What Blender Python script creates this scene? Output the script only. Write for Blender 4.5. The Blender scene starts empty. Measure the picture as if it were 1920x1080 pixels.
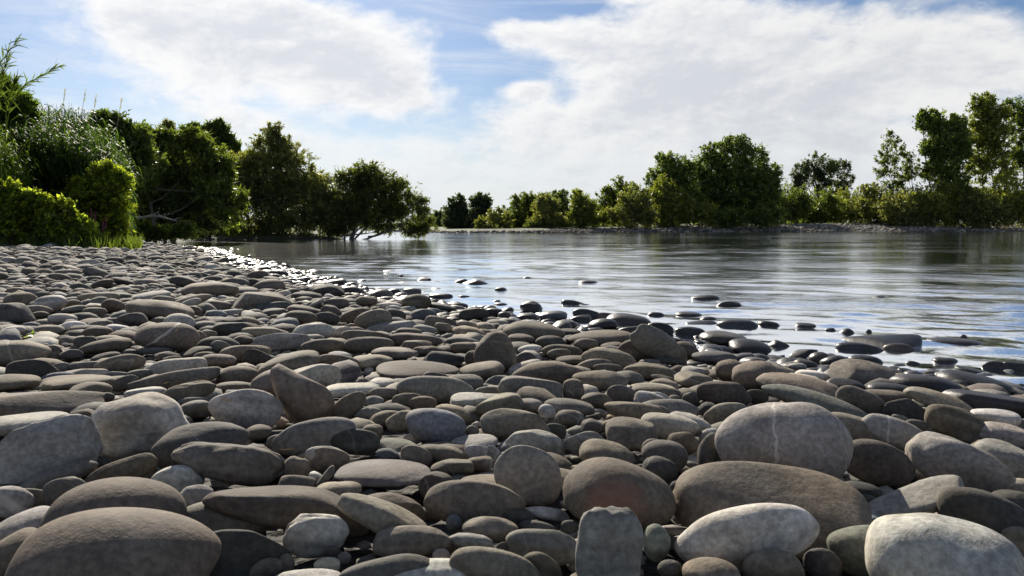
import bpy, bmesh, math, random
import numpy as np
from mathutils import Vector, Matrix, Euler

random.seed(7)
RNG = np.random.default_rng(11)
C = bpy.context.scene.collection
SC = bpy.context.scene

# ---------------------------------------------------------------- camera
FPX = 1507.0                       # focal length in pixels of the 1920 px wide frame
PITCH = math.radians(4.4)
EYE = Vector((0.0, 0.0, 0.75))
cam_data = bpy.data.cameras.new('camera')
cam = bpy.data.objects.new('camera', cam_data)
C.objects.link(cam)
cam.location = EYE
cam.rotation_euler = (math.pi / 2 - PITCH, 0, 0)
cam_data.sensor_width = 36.0
cam_data.lens = FPX / 1920 * 36.0
cam_data.clip_start = 0.05
cam_data.clip_end = 6000
cam_data.dof.use_dof = True
cam_data.dof.focus_distance = 4.5
cam_data.dof.aperture_fstop = 20.0
SC.camera = cam

# ---------------------------------------------------------------- view + sun + sky
SC.view_settings.view_transform = 'Standard'
SC.view_settings.look = 'None'
SC.view_settings.gamma = 1
SC.view_settings.use_curve_mapping = False
SC.view_settings.exposure = 0.75
SC.render.filter_size = 0.85
SC.cycles.max_bounces = 6
SC.cycles.diffuse_bounces = 3
SC.cycles.glossy_bounces = 3
SC.cycles.transmission_bounces = 4
SC.cycles.transparent_max_bounces = 8
SC.cycles.sample_clamp_indirect = 4.0

SUN_AZ, SUN_EL = -20.0, 31.0       # degrees, azimuth from +Y towards +X
sun_data = bpy.data.lights.new('sun', 'SUN')
sun_data.energy = 5.0
sun_data.angle = math.radians(0.5)
sun_data.color = (1.0, 0.91, 0.77)
sun = bpy.data.objects.new('sun', sun_data)
C.objects.link(sun)
_d = Vector((math.sin(math.radians(SUN_AZ)) * math.cos(math.radians(SUN_EL)),
             math.cos(math.radians(SUN_AZ)) * math.cos(math.radians(SUN_EL)),
             math.sin(math.radians(SUN_EL))))
sun.rotation_euler = (_d).to_track_quat('Z', 'Y').to_euler()
sun.location = _d * 50


class NB:
    """small helper to write node trees"""
    def __init__(self, nt):
        self.nt = nt
        nt.nodes.clear()

    def n(self, typ, **kw):
        nd = self.nt.nodes.new(typ)
        for k, v in kw.items():
            setattr(nd, k, v)
        return nd

    def link(self, a, b):
        self.nt.links.new(a, b)

    def put(self, sock, v):
        if hasattr(v, 'is_output') or isinstance(v, bpy.types.NodeSocket):
            self.link(v, sock)
        elif v is not None:
            if isinstance(v, (tuple, list)) and len(v) == 3 and sock.type == 'RGBA':
                v = (*v, 1)
            sock.default_value = v

    def m(self, op, a, b=None, c=None, clamp=False):
        nd = self.n('ShaderNodeMath', operation=op, use_clamp=clamp)
        for i, v in enumerate((a, b, c)):
            if v is not None:
                self.put(nd.inputs[i], v)
        return nd.outputs[0]

    def vm(self, op, a, b=None, scale=None):
        nd = self.n('ShaderNodeVectorMath', operation=op)
        self.put(nd.inputs[0], a)
        if b is not None:
            self.put(nd.inputs[1], b)
        if scale is not None:
            self.put(nd.inputs['Scale'], scale)
        return nd.outputs[0]

    def mix(self, f, a, b, blend='MIX'):
        nd = self.n('ShaderNodeMix', data_type='RGBA', blend_type=blend)
        self.put(nd.inputs[0], f)
        self.put(nd.inputs[6], a)
        self.put(nd.inputs[7], b)
        return nd.outputs[2]

    def noise(self, vec, scale, detail=4, rough=0.5, dist=0.0):
        nd = self.n('ShaderNodeTexNoise')
        if vec is not None:
            self.put(nd.inputs['Vector'], vec)
        nd.inputs['Scale'].default_value = scale
        nd.inputs['Detail'].default_value = detail
        nd.inputs['Roughness'].default_value = rough
        nd.inputs['Distortion'].default_value = dist
        return nd.outputs[0]

    def ramp(self, v, lo, hi, a=0.0, b=1.0):
        nd = self.n('ShaderNodeMapRange', interpolation_type='SMOOTHSTEP')
        self.put(nd.inputs[0], v)
        self.put(nd.inputs[1], lo)
        self.put(nd.inputs[2], hi)
        self.put(nd.inputs[3], a)
        self.put(nd.inputs[4], b)
        return nd.outputs[0]


world = bpy.data.worlds.new('World')
SC.world = world
world.use_nodes = True
w = NB(world.node_tree)
tc = w.n('ShaderNodeTexCoord')
sep = w.n('ShaderNodeSeparateXYZ')
w.link(tc.outputs['Generated'], sep.inputs[0])
AZ = w.m('ARCTAN2', sep.outputs[0], sep.outputs[1])      # radians, 0 straight ahead
EL = w.m('ARCSINE', sep.outputs[2])
sky = w.n('ShaderNodeTexSky', sky_type='NISHITA', sun_disc=False)
sky.sun_elevation = math.radians(SUN_EL)
sky.sun_rotation = math.radians(SUN_AZ)
sky.air_density = 1.0
sky.dust_density = 0.6
sky.ozone_density = 2.5
# cloud banks: azimuth, elevation, half widths in the picture's pixels, weight
BLOBS = [
    (420, 75, 230, 85, .75), (600, 120, 230, 85, .85), (740, 185, 130, 50, .55), (330, 50, 130, 50, .35),
    (640, 270, 230, 26, .42), (480, 232, 120, 18, .25), (760, 330, 200, 40, .5),
    (1080, 90, 130, 45, .55), (1230, 150, 170, 130, .8), (1480, 170, 260, 140, .8), (1760, 140, 260, 110, .5),
    (1050, 240, 230, 55, .6), (1300, 330, 420, 60, .6), (1850, 330, 300, 60, .35), (940, 75, 70, 26, .55),
    (990, 175, 45, 18, .62), (60, 230, 200, 70, .22), (700, 395, 900, 35, .5), (1180, 12, 80, 14, .45),
    (880, 130, 60, 85, -.55), (940, 18, 150, 30, -.7), (830, 245, 70, 22, -.3), (650, -8, 300, 22, -.9),
    (1420, 5, 120, 12, -.3), (1000, 130, 40, 30, -.2),
]
tot = None
for bx, by, rx, ry, wt in BLOBS:
    a0 = math.atan2(bx - 960, FPX)
    e0 = (424 - by) / FPX * math.cos(a0)
    u = w.m('DIVIDE', w.m('SUBTRACT', AZ, a0), rx / FPX)
    v = w.m('DIVIDE', w.m('SUBTRACT', EL, e0), ry / FPX)
    s = w.m('ADD', w.m('MULTIPLY', u, u), w.m('MULTIPLY', v, v))
    g = w.m('MULTIPLY', w.m('EXPONENT', w.m('MULTIPLY', s, -1.0)), wt)
    tot = g if tot is None else w.m('ADD', tot, g)
cmb = w.n('ShaderNodeCombineXYZ')
w.link(AZ, cmb.inputs[0])
w.link(w.m('MULTIPLY', EL, 1.9), cmb.inputs[1])
nz1 = w.noise(cmb.outputs[0], 6.5, 12, 0.60, 0.25)
nz2 = w.noise(cmb.outputs[0], 2.2, 4, 0.5, 0.2)
nz3 = w.noise(cmb.outputs[0], 9.0, 6, 0.55, 0.5)
tilted = w.n('ShaderNodeMapping')
tilted.inputs['Rotation'].default_value = (0, 0, 0.35)
tilted.inputs['Scale'].default_value = (2.2, 9.0, 1)
w.link(cmb.outputs[0], tilted.inputs[0])
wisp = w.noise(tilted.outputs[0], 2.0, 8, 0.62, 0.6)
nz4 = w.noise(cmb.outputs[0], 26.0, 8, 0.62, 0.4)
cov = w.m('ADD', tot, w.m('ADD', w.m('MULTIPLY', w.m('SUBTRACT', nz1, 0.5), 1.9), w.m('MULTIPLY', w.m('SUBTRACT', nz4, 0.5), 0.45)))
# outside the frame the cover is thinned, so less fill reaches stone fronts
outside = w.ramp(w.m('ABSOLUTE', AZ), 0.60, 0.95)
outside = w.m('MAXIMUM', outside, w.ramp(EL, 0.30, 0.50))
cov = w.m('ADD', cov, w.m('MULTIPLY', outside, w.m('ADD', 0.12, w.m('MULTIPLY', w.m('SUBTRACT', nz2, 0.5), 1.6))))
mask = w.ramp(cov, 0.16, 0.72)
veil = w.m('MULTIPLY', w.ramp(wisp, 0.40, 0.75), 0.45)
low = w.ramp(EL, 0.16, 0.02)
veil = w.m('MAXIMUM', veil, w.m('MULTIPLY', low, 0.7))
mask = w.m('SUBTRACT', 1.0, w.m('MULTIPLY', w.m('SUBTRACT', 1.0, mask), w.m('SUBTRACT', 1.0, veil)))
# billows: the side of each puff away from the sun is greyer
off = w.vm('ADD', cmb.outputs[0], (-0.012, 0.022, 0))
nb1 = w.noise(off, 6.5, 12, 0.60, 0.25)
nb4 = w.noise(w.vm('ADD', cmb.outputs[0], (-0.004, 0.008, 0)), 26.0, 8, 0.62, 0.4)
bill = w.m('ADD', w.m('MULTIPLY', w.m('SUBTRACT', nb1, nz1), 2.2), w.m('MULTIPLY', w.m('SUBTRACT', nb4, nz4), 0.7))
shade = w.ramp(w.m('ADD', bill, w.m('ADD', w.m('MULTIPLY', nz3, 0.5), w.m('MULTIPLY', w.ramp(cov, 0.4, 1.5), 0.5))), 0.15, 0.85)
sunv = w.n('ShaderNodeVectorMath', operation='DOT_PRODUCT')
w.link(tc.outputs['Generated'], sunv.inputs[0])
sunv.inputs[1].default_value = _d
near_sun = w.ramp(sunv.outputs['Value'], 0.70, 1.0)
cloud_col = w.mix(shade, (1.0, 1.0, 1.0), (0.74, 0.77, 0.83))
cloud_col = w.mix(w.m('MULTIPLY', low, 0.6), cloud_col, (0.80, 0.86, 0.90))
bg1 = w.n('ShaderNodeBackground')
hs = w.n('ShaderNodeHueSaturation')
hs.inputs['Saturation'].default_value = 1.03
w.link(sky.outputs[0], hs.inputs['Color'])
w.link(w.mix(1.0, hs.outputs[0], (0.84, 0.96, 1.14), 'MULTIPLY'), bg1.inputs[0])
bg1.inputs[1].default_value = 0.042
bg2 = w.n('ShaderNodeBackground')
w.link(cloud_col, bg2.inputs[0])
w.link(w.m('ADD', 0.515, w.m('MULTIPLY', near_sun, 0.08)), bg2.inputs[1])
mixs = w.n('ShaderNodeMixShader')
w.link(mask, mixs.inputs[0])
w.link(bg1.outputs[0], mixs.inputs[1])
w.link(bg2.outputs[0], mixs.inputs[2])
wo = w.n('ShaderNodeOutputWorld')
w.link(mixs.outputs[0], wo.inputs[0])

# ---------------------------------------------------------------- helpers
Rcam = Euler((math.pi / 2 - PITCH, 0, 0)).to_matrix()


def ray(px, py):
    return (Rcam @ Vector(((px - 960) / FPX, (540 - py) / FPX, -1.0)))     # depth 1 along the lens axis


def pt(px, py, Y):
    """the world point at distance Y along +Y seen at photo pixel (px, py)"""
    r = ray(px, py)
    return EYE + r * (Y / r.y)


def props(o, label=None, category=None, group=None, kind=None):
    if label: o['label'] = label
    if category: o['category'] = category
    if group: o['group'] = group
    if kind: o['kind'] = kind
    return o


def mesh_obj(name, verts, faces, mat, parent=None, tint=None, smooth=True, loc=None):
    """verts Nx3 array; faces MxK int array (all the same size); tint Nx3 or a single colour"""
    me = bpy.data.meshes.new(name)
    verts = np.asarray(verts, dtype=np.float32)
    faces = np.asarray(faces, dtype=np.int32)
    k = faces.shape[1]
    me.vertices.add(len(verts))
    me.vertices.foreach_set('co', verts.ravel())
    me.loops.add(faces.size)
    me.loops.foreach_set('vertex_index', faces.ravel())
    me.polygons.add(len(faces))
    me.polygons.foreach_set('loop_start', np.arange(0, faces.size, k, dtype=np.int32))
    me.polygons.foreach_set('loop_total', np.full(len(faces), k, dtype=np.int32))
    if smooth:
        me.polygons.foreach_set('use_smooth', np.ones(len(faces), dtype=bool))
    if tint is not None:
        at = me.color_attributes.new('tint', 'FLOAT_COLOR', 'POINT')
        t = np.ones((len(verts), 4), dtype=np.float32)
        t[:, :3] = tint
        at.data.foreach_set('color', t.ravel())
    me.update()
    me.materials.append(mat)
    o = bpy.data.objects.new(name, me)
    C.objects.link(o)
    if parent is not None:
        o.parent = parent
    if loc is not None:
        o.location = loc
    return o


def mat_new(name):
    m = bpy.data.materials.new(name)
    m.use_nodes = True
    return m, NB(m.node_tree)


# ---------------------------------------------------------------- the lie of the land
P1 = np.array([(-900, -300), (60, -300), (40, -10), (16, -1), (9, 1), (4.5, 2.5), (2.5, 3.5), (2.15, 3.95), (1.75, 4.3), (1.3, 4.8), (.8, 5.5), (.2, 6.5),
               (-.6, 7.6), (-1.6, 9.0), (-2.9, 11.8), (-4.9, 15.6), (-7.3, 20.5), (-9.6, 26), (-12, 28.5),
               (-15, 31), (-19, 34), (-22, 37), (-22, 42), (-19, 44.5), (-13, 44.6), (-9.4, 45.2), (-10, 48), (-13, 60),
               (-16, 80), (-34, 160), (-80, 330), (-200, 480), (-900, 700)], float)
P2 = np.array([(-10, 95), (-6.5, 90), (2, 93), (16, 102), (37, 111), (75, 117), (200, 125), (1500, 180),
               (1500, 1600), (-1500, 1600), (-1500, 800), (-300, 620), (-90, 430), (-40, 250), (-16, 130)], float)


def sdist(P, x, y):
    """signed distance to polygon P, positive inside"""
    x = np.asarray(x, float); y = np.asarray(y, float)
    best = np.full(x.shape, 1e18)
    inside = np.zeros(x.shape, bool)
    n = len(P)
    for i in range(n):
        ax, ay = P[i]; bx, by = P[(i + 1) % n]
        dx, dy = bx - ax, by - ay
        t = np.clip(((x - ax) * dx + (y - ay) * dy) / (dx * dx + dy * dy), 0, 1)
        dd = (x - ax - t * dx) ** 2 + (y - ay - t * dy) ** 2
        best = np.minimum(best, dd)
        cond = (ay > y) != (by > y)
        with np.errstate(divide='ignore', invalid='ignore'):
            xi = (bx - ax) * (y - ay) / (by - ay if by != ay else 1e-9) + ax
        inside ^= cond & (x < xi)
    r = np.sqrt(best)
    return np.where(inside, r, -r)


def ground(x, y):
    x = np.asarray(x, float); y = np.asarray(y, float)
    d1 = sdist(P1, x, y); d2 = sdist(P2, x, y)
    wob = 0.012 * np.sin(2.1 * x + 1.3 * y) + 0.010 * np.sin(1.1 * x - 2.7 * y + 1)
    beach = np.where(d1 > 0, 0.27 * (1 - np.exp(-np.maximum(d1 - .15, 0) / (2.1 + .16 * np.clip(y - 9, 0, 12)))) + .015 * np.clip(d1, 0, 1) + wob * np.clip(d1, 0, 1), 0)
    # the overgrown bank rises behind the beach on the left and round the cove
    far = np.clip((y - 22.5) / 3, 0, 1)
    bank = np.clip((np.maximum(-x - 10.5, 0)) / 4, 0, 1) * far
    cove = np.clip((y - 40) / 2, 0, 1)
    beach = beach + np.where(d1 > 0, (0.5 * bank + 0.35 * cove) * np.clip(d1 / 4, 0, 1), 0)
    bar = np.where(d2 > 0, 0.95 * np.clip(d2 / 7, 0, 1) ** 0.8 + 0.9 * np.clip((d2 - 10) / 60, 0, 1), 0)
    # towards the left end the bar is lower
    bar = bar * (0.35 + 0.65 * np.clip((x + 8) / 42, 0, 1))
    dm = np.maximum(d1, d2)
    bed = np.where(dm < 0, -0.06 * np.minimum(-dm, 1.5) - 0.12 * np.clip(-dm - 1.5, 0, 8), 0)
    return np.where(dm > 0, np.where(d1 > 0, beach, bar), bed)


# a table of the near ground, so that single heights are quick to look up
_tx, _ty = np.arange(-24, 12, .1), np.arange(-2, 48, .1)
_TX, _TY = np.meshgrid(_tx, _ty)
_TAB = ground(_TX.ravel(), _TY.ravel()).reshape(_TX.shape)


def ground1(x, y):
    i, j = (y + 2) / .1, (x + 24) / .1
    if not (0 <= i < len(_ty) - 1 and 0 <= j < len(_tx) - 1):
        return float(ground(np.array([x]), np.array([y]))[0])
    i0, j0 = int(i), int(j)
    a, b = i - i0, j - j0
    return float((_TAB[i0, j0] * (1 - b) + _TAB[i0, j0 + 1] * b) * (1 - a) + (_TAB[i0 + 1, j0] * (1 - b) + _TAB[i0 + 1, j0 + 1] * b) * a)

# ---------------------------------------------------------------- materials
def stone_material(name, vein=None, patch=None, pit=False, layered=False):
    m, b = mat_new(name)
    at = b.n('ShaderNodeAttribute', attribute_name='tint')
    tc = b.n('ShaderNodeTexCoord')
    info = b.n('ShaderNodeObjectInfo')
    geo = b.n('ShaderNodeNewGeometry')
    vec = b.vm('ADD', tc.outputs['Object'], b.vm('SCALE', (7.1, 3.3, 5.7), scale=b.m('MULTIPLY', info.outputs['Random'], 9.0)))
    n1 = b.noise(vec, 14, 6, 0.6)
    n2 = b.noise(vec, 90, 5, 0.62)
    n3 = b.noise(vec, 5, 2, 0.5)
    n4 = b.noise(vec, 320, 3, 0.6)
    col = b.mix(b.ramp(n1, 0.3, 0.7), b.vm('SCALE', at.outputs['Color'], scale=0.78), b.vm('SCALE', at.outputs['Color'], scale=1.2))
    warm = b.mix(1.0, col, (1.06, 0.98, 0.88), 'MULTIPLY')
    col = b.mix(b.ramp(n3, 0.42, 0.68), col, warm)
    sp = b.ramp(n2, 0.32, 0.70, 0.70, 1.22)
    col = b.vm('SCALE', col, scale=sp)
    speck = b.m('MULTIPLY', b.ramp(n4, 0.66, 0.74), 0.35)
    col = b.mix(speck, col, (0.05, 0.045, 0.04))
    # now and then a hairline of quartz or a band of another shade
    nv = b.noise(vec, 3.2, 3, 0.45, 0.6)
    hair = b.m('SUBTRACT', 1.0, b.ramp(b.m('ABSOLUTE', b.m('SUBTRACT', nv, 0.52)), 0.001, 0.006))
    pick = b.m('GREATER_THAN', info.outputs['Random'], 0.62)
    col = b.mix(b.m('MULTIPLY', b.m('MULTIPLY', hair, pick), b.ramp(n1, .4, .6, 0.1, .65)), col, (0.36, 0.33, 0.28))
    mb = b.n('ShaderNodeMapping'); mb.inputs['Scale'].default_value = (3, 3, 26); mb.inputs['Rotation'].default_value = (.35, .3, 0)
    b.link(vec, mb.inputs[0])
    bands = b.ramp(b.noise(mb.outputs[0], 1.0, 3, .5, .3), .38, .62, .74, 1.22)
    pick2 = b.m('GREATER_THAN', b.m('FRACT', b.m('MULTIPLY', info.outputs['Random'], 7.3)), 0.6)
    col = b.vm('SCALE', col, scale=b.m('ADD', b.m('MULTIPLY', bands, pick2), b.m('SUBTRACT', 1.0, pick2)))
    if vein:
        # a pale quartz seam through the stone
        mp = b.n('ShaderNodeMapping'); mp.inputs['Rotation'].default_value = vein[0]; mp.inputs['Location'].default_value = vein[1]
        b.link(tc.outputs['Object'], mp.inputs[0])
        s = b.n('ShaderNodeSeparateXYZ'); b.link(mp.outputs[0], s.inputs[0])
        wv = b.m('ADD', s.outputs[0], b.m('MULTIPLY', b.m('SUBTRACT', b.noise(vec, 9, 5, 0.6), 0.5), vein[3] if len(vein) > 3 else 0.035))
        band = b.m('SUBTRACT', 1.0, b.ramp(b.m('ABSOLUTE', wv), vein[2] * 0.3, vein[2]))
        band = b.m('MULTIPLY', band, b.ramp(n1, 0.34, 0.62, 0.2, .8))
        col = b.mix(band, col, (0.60, 0.56, 0.50))
    if patch:
        dd = b.vm('SUBTRACT', tc.outputs['Object'], patch[0])
        l = b.n('ShaderNodeVectorMath', operation='LENGTH'); b.link(dd, l.inputs[0])
        k = b.m('SUBTRACT', 1.0, b.ramp(b.m('ADD', l.outputs['Value'], b.m('MULTIPLY', b.m('SUBTRACT', n1, .5), patch[1])), patch[1] * .35, patch[1]))
        col = b.mix(b.m('MULTIPLY', k, 0.55), col, patch[2])
    # stones are dark and shiny where they are wet: below and just above the water line
    sp_ = b.n('ShaderNodeSeparateXYZ'); b.link(geo.outputs['Position'], sp_.inputs[0])
    zz = b.m('ADD', sp_.outputs[2], b.m('MULTIPLY', b.m('SUBTRACT', n3, 0.5), 0.05))
    wet_z = b.ramp(zz, 0.125, 0.075)
    wa = b.n('ShaderNodeAttribute', attribute_name='wet')
    near_bank = b.ramp(sp_.outputs[1], 60.0, 50.0)
    wet = b.m('MAXIMUM', b.m('MULTIPLY', wet_z, near_bank), wa.outputs['Fac'])
    col = b.mix(wet, col, b.mix(1.0, col, (0.36, 0.36, 0.38), 'MULTIPLY'))
    bs = b.n('ShaderNodeBsdfPrincipled')
    b.put(bs.inputs['Base Color'], col)
    b.put(bs.inputs['Roughness'], b.m('ADD', b.m('MULTIPLY', b.m('SUBTRACT', 1.0, wet), 0.46), b.m('ADD', 0.28, b.m('MULTIPLY', n2, 0.20))))
    b.put(bs.inputs['Specular IOR Level'], b.m('ADD', 0.26, b.m('MULTIPLY', wet, 0.16)))
    bp = b.n('ShaderNodeBump')
    bp.inputs['Strength'].default_value = 0.55
    bp.inputs['Distance'].default_value = 0.004
    hgt = b.m('ADD', b.m('MULTIPLY', n2, 0.6), b.m('ADD', b.m('MULTIPLY', n1, 1.6), b.m('MULTIPLY', n4, 0.22)))
    if layered:
        mpl = b.n('ShaderNodeMapping'); mpl.inputs['Scale'].default_value = (6, 6, 42); mpl.inputs['Rotation'].default_value = (0, .15, 0)
        b.link(vec, mpl.inputs[0])
        lay = b.noise(mpl.outputs[0], 1.0, 6, .65, .6)
        hgt = b.m('ADD', hgt, b.m('MULTIPLY', lay, 4.5))
    b.link(hgt, bp.inputs['Height'])
    b.link(bp.outputs[0], bs.inputs['Normal'])
    o = b.n('ShaderNodeOutputMaterial'); b.link(bs.outputs[0], o.inputs[0])
    return m


M_STONE = stone_material('river_stone')
M_VEIN = stone_material('veined_stone', vein=((0, 0.16, 0), (0.010, 0, 0), 0.0045, 0.075))
M_VEIN2 = stone_material('cracked_stone', vein=((0, -0.9, 0), (0.02, 0, 0), 0.006))
M_VEIN3 = stone_material('pale_veined_stone', vein=((0, 0.35, 0), (0.02, 0, 0), 0.004))
M_STRIPE = stone_material('striped_stone', vein=((0, 1.15, 0), (0.0, 0, 0), 0.012, 0.01))
M_RUST = stone_material('rust_marked_stone', patch=((-0.01, -0.09, 0.02), 0.075, (0.26, 0.12, 0.075)))
M_LAYER = stone_material('layered_stone', layered=True)


def make_ground_material():
    m, b = mat_new('gravel_and_soil')
    geo = b.n('ShaderNodeNewGeometry')
    at = b.n('ShaderNodeAttribute', attribute_name='tint')
    P = geo.outputs['Position']
    vor = b.n('ShaderNodeTexVoronoi'); vor.inputs['Scale'].default_value = 34; b.link(P, vor.inputs['Vector'])
    vor2 = b.n('ShaderNodeTexVoronoi'); vor2.inputs['Scale'].default_value = 4.5; b.link(P, vor2.inputs['Vector'])
    n1 = b.noise(P, 60, 5, .6)
    n2 = b.noise(P, 0.8, 5, .6)
    grit = b.mix(b.ramp(n1, .3, .7), (0.018, 0.016, 0.013), (0.050, 0.044, 0.036))
    grit = b.vm('SCALE', grit, scale=b.ramp(vor.outputs['Distance'], 0.0, 0.6, 1.3, 0.4))
    bar = b.mix(b.ramp(vor2.outputs['Distance'], .0, .5), (0.15, 0.14, 0.13), (0.06, 0.056, 0.05))
    bar = b.mix(b.ramp(n2, .35, .65), bar, b.vm('SCALE', bar, scale=0.7))
    green = b.mix(b.ramp(n1, .3, .7), (0.03, 0.045, 0.015), (0.07, 0.085, 0.03))
    s = b.n('ShaderNodeSeparateXYZ'); b.link(at.outputs['Color'], s.inputs[0])
    col = b.mix(s.outputs[0], grit, bar)
    col = b.mix(s.outputs[1], col, green)
    col = b.mix(s.outputs[2], col, (0.030, 0.030, 0.020))
    bs = b.n('ShaderNodeBsdfPrincipled'); b.put(bs.inputs['Base Color'], col)
    bs.inputs['Roughness'].default_value = 0.85
    bp = b.n('ShaderNodeBump'); bp.inputs['Strength'].default_value = .8; bp.inputs['Distance'].default_value = .02
    b.link(b.m('SUBTRACT', n1, b.m('MULTIPLY', vor.outputs['Distance'], 1.5)), bp.inputs['Height'])
    b.link(bp.outputs[0], bs.inputs['Normal'])
    o = b.n('ShaderNodeOutputMaterial'); b.link(bs.outputs[0], o.inputs[0])
    return m


def make_water_material():
    m, b = mat_new('river_water')
    geo = b.n('ShaderNodeNewGeometry')
    P = geo.outputs['Position']
    s = b.n('ShaderNodeSeparateXYZ'); b.link(P, s.inputs[0])
    # current runs across the picture: ripples are longer along x
    mp = b.n('ShaderNodeMapping'); mp.inputs['Scale'].default_value = (1.15, 1.0, 1.0); mp.inputs['Rotation'].default_value = (0, 0, 0.2)
    b.link(P, mp.inputs[0])
    V = mp.outputs[0]
    swell = b.noise(V, 0.22, 2, .5, 0.4)
    big = b.noise(V, 1.0, 3, .5, 0.3)
    mid = b.noise(V, 2.4, 3, .55, 0.3)
    fine = b.noise(V, 8.0, 4, .65, 0.3)
    mp2 = b.n('ShaderNodeMapping'); mp2.inputs['Scale'].default_value = (0.16, 0.35, 1.0); b.link(P, mp2.inputs[0])
    patch = b.ramp(b.noise(mp2.outputs[0], 1.0, 3, .5, 0.3), 0.38, 0.62, 0.35, 1.0)
    # sheltered by the shore in front: stiller there
    shore = b.m('ADD', b.m('MULTIPLY', s.outputs[0], 0.55), b.m('MULTIPLY', s.outputs[1], 0.45))
    calm = b.ramp(shore, 2.6, 6.0, 0.15, 1.0)
    amp = b.m('MULTIPLY', b.m('MULTIPLY', patch, calm), b.m('ADD', b.ramp(s.outputs[1], 9.0, 20.0, 1.0, 0.55), b.ramp(s.outputs[1], 36.0, 60.0, 0.0, 0.5)))
    h = b.m('ADD', b.m('MULTIPLY', mid, 0.016), b.m('ADD', b.m('MULTIPLY', fine, 0.013), b.m('ADD', b.m('MULTIPLY', big, 0.02), b.m('MULTIPLY', swell, 0.03))))
    bp = b.n('ShaderNodeBump'); bp.inputs['Strength'].default_value = 1.0; bp.inputs['Distance'].default_value = 1.0
    b.link(b.m('MULTIPLY', h, amp), bp.inputs['Height'])
    fr = b.n('ShaderNodeFresnel'); fr.inputs['IOR'].default_value = 1.5
    b.link(bp.outputs[0], fr.inputs['Normal'])
    fr0 = b.n('ShaderNodeFresnel'); fr0.inputs['IOR'].default_value = 1.333
    refl = b.m('MULTIPLY', b.m('ADD', fr.outputs[0], fr0.outputs[0]), 0.56, clamp=True)
    gl = b.n('ShaderNodeBsdfGlossy'); gl.inputs['Roughness'].default_value = 0.06
    gl.inputs['Color'].default_value = (0.96, 0.98, 1.0, 1)
    b.link(bp.outputs[0], gl.inputs['Normal'])
    tr = b.n('ShaderNodeBsdfTransparent'); tr.inputs['Color'].default_value = (0.42, 0.45, 0.36, 1)
    mx = b.n('ShaderNodeMixShader'); b.link(refl, mx.inputs[0]); b.link(tr.outputs[0], mx.inputs[1]); b.link(gl.outputs[0], mx.inputs[2])
    o = b.n('ShaderNodeOutputMaterial'); b.link(mx.outputs[0], o.inputs[0])
    return m


def leaf_material(name, trans=0.45, gloss=0.35, rough=0.45, tscale=2.4):
    m, b = mat_new(name)
    at = b.n('ShaderNodeAttribute', attribute_name='tint')
    tc = b.n('ShaderNodeTexCoord')
    n1 = b.noise(tc.outputs['Object'], 1.3, 3, .5)
    col = b.mix(b.ramp(n1, .35, .65), b.vm('SCALE', at.outputs['Color'], scale=.75), b.vm('SCALE', at.outputs['Color'], scale=1.2))
    tcol = b.mix(1.0, col, (1.25, 1.25, 0.45), 'MULTIPLY')
    tcol = b.vm('SCALE', tcol, scale=tscale)
    pr = b.n('ShaderNodeBsdfPrincipled'); b.put(pr.inputs['Base Color'], col)
    pr.inputs['Roughness'].default_value = rough; pr.inputs['Specular IOR Level'].default_value = gloss
    tl = b.n('ShaderNodeBsdfTranslucent'); b.put(tl.inputs['Color'], tcol)
    mx = b.n('ShaderNodeMixShader'); mx.inputs[0].default_value = trans
    b.link(pr.outputs[0], mx.inputs[1]); b.link(tl.outputs[0], mx.inputs[2])
    o = b.n('ShaderNodeOutputMaterial'); b.link(mx.outputs[0], o.inputs[0])
    return m


def plain_material(name, c1, c2, scale=20, rough=.85):
    m, b = mat_new(name)
    tc = b.n('ShaderNodeTexCoord')
    n1 = b.noise(tc.outputs['Object'], scale, 5, .6)
    bs = b.n('ShaderNodeBsdfPrincipled'); b.put(bs.inputs['Base Color'], b.mix(b.ramp(n1, .3, .7), c1, c2))
    bs.inputs['Roughness'].default_value = rough
    bp = b.n('ShaderNodeBump'); bp.inputs['Strength'].default_value = .5; bp.inputs['Distance'].default_value = .01
    b.link(n1, bp.inputs['Height']); b.link(bp.outputs[0], bs.inputs['Normal'])
    o = b.n('ShaderNodeOutputMaterial'); b.link(bs.outputs[0], o.inputs[0])
    return m


M_GROUND = make_ground_material()
M_WATER = make_water_material()
M_LEAF = leaf_material('leaf', 0.48, tscale=2.35)
M_LEAF_BRIGHT = leaf_material('bright_leaf', 0.62, tscale=2.2)
M_CANE = leaf_material('cane_leaf', 0.45, 0.08, 0.6)
M_BARK = plain_material('bark', (0.05, 0.042, 0.032), (0.11, 0.095, 0.075), 9)
M_DEADWOOD = plain_material('dead_wood', (0.22, 0.19, 0.15), (0.38, 0.34, 0.28), 14)
M_STRAW = plain_material('straw', (0.45, 0.27, 0.10), (0.55, 0.38, 0.18), 60)
M_PETAL = leaf_material('purple_petal', 0.4)

# ---------------------------------------------------------------- ground and water
def axis_steps(lo, hi, fine_lo, fine_hi, step, grow=1.13):
    a = list(np.arange(fine_lo, fine_hi, step))
    s, v = step, fine_lo
    left = []
    while v > lo:
        s *= grow; v -= s; left.append(v)
    s, v = step, a[-1]
    right = []
    while v < hi:
        s *= grow; v += s; right.append(v)
    return np.array(left[::-1] + a + right)


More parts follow.
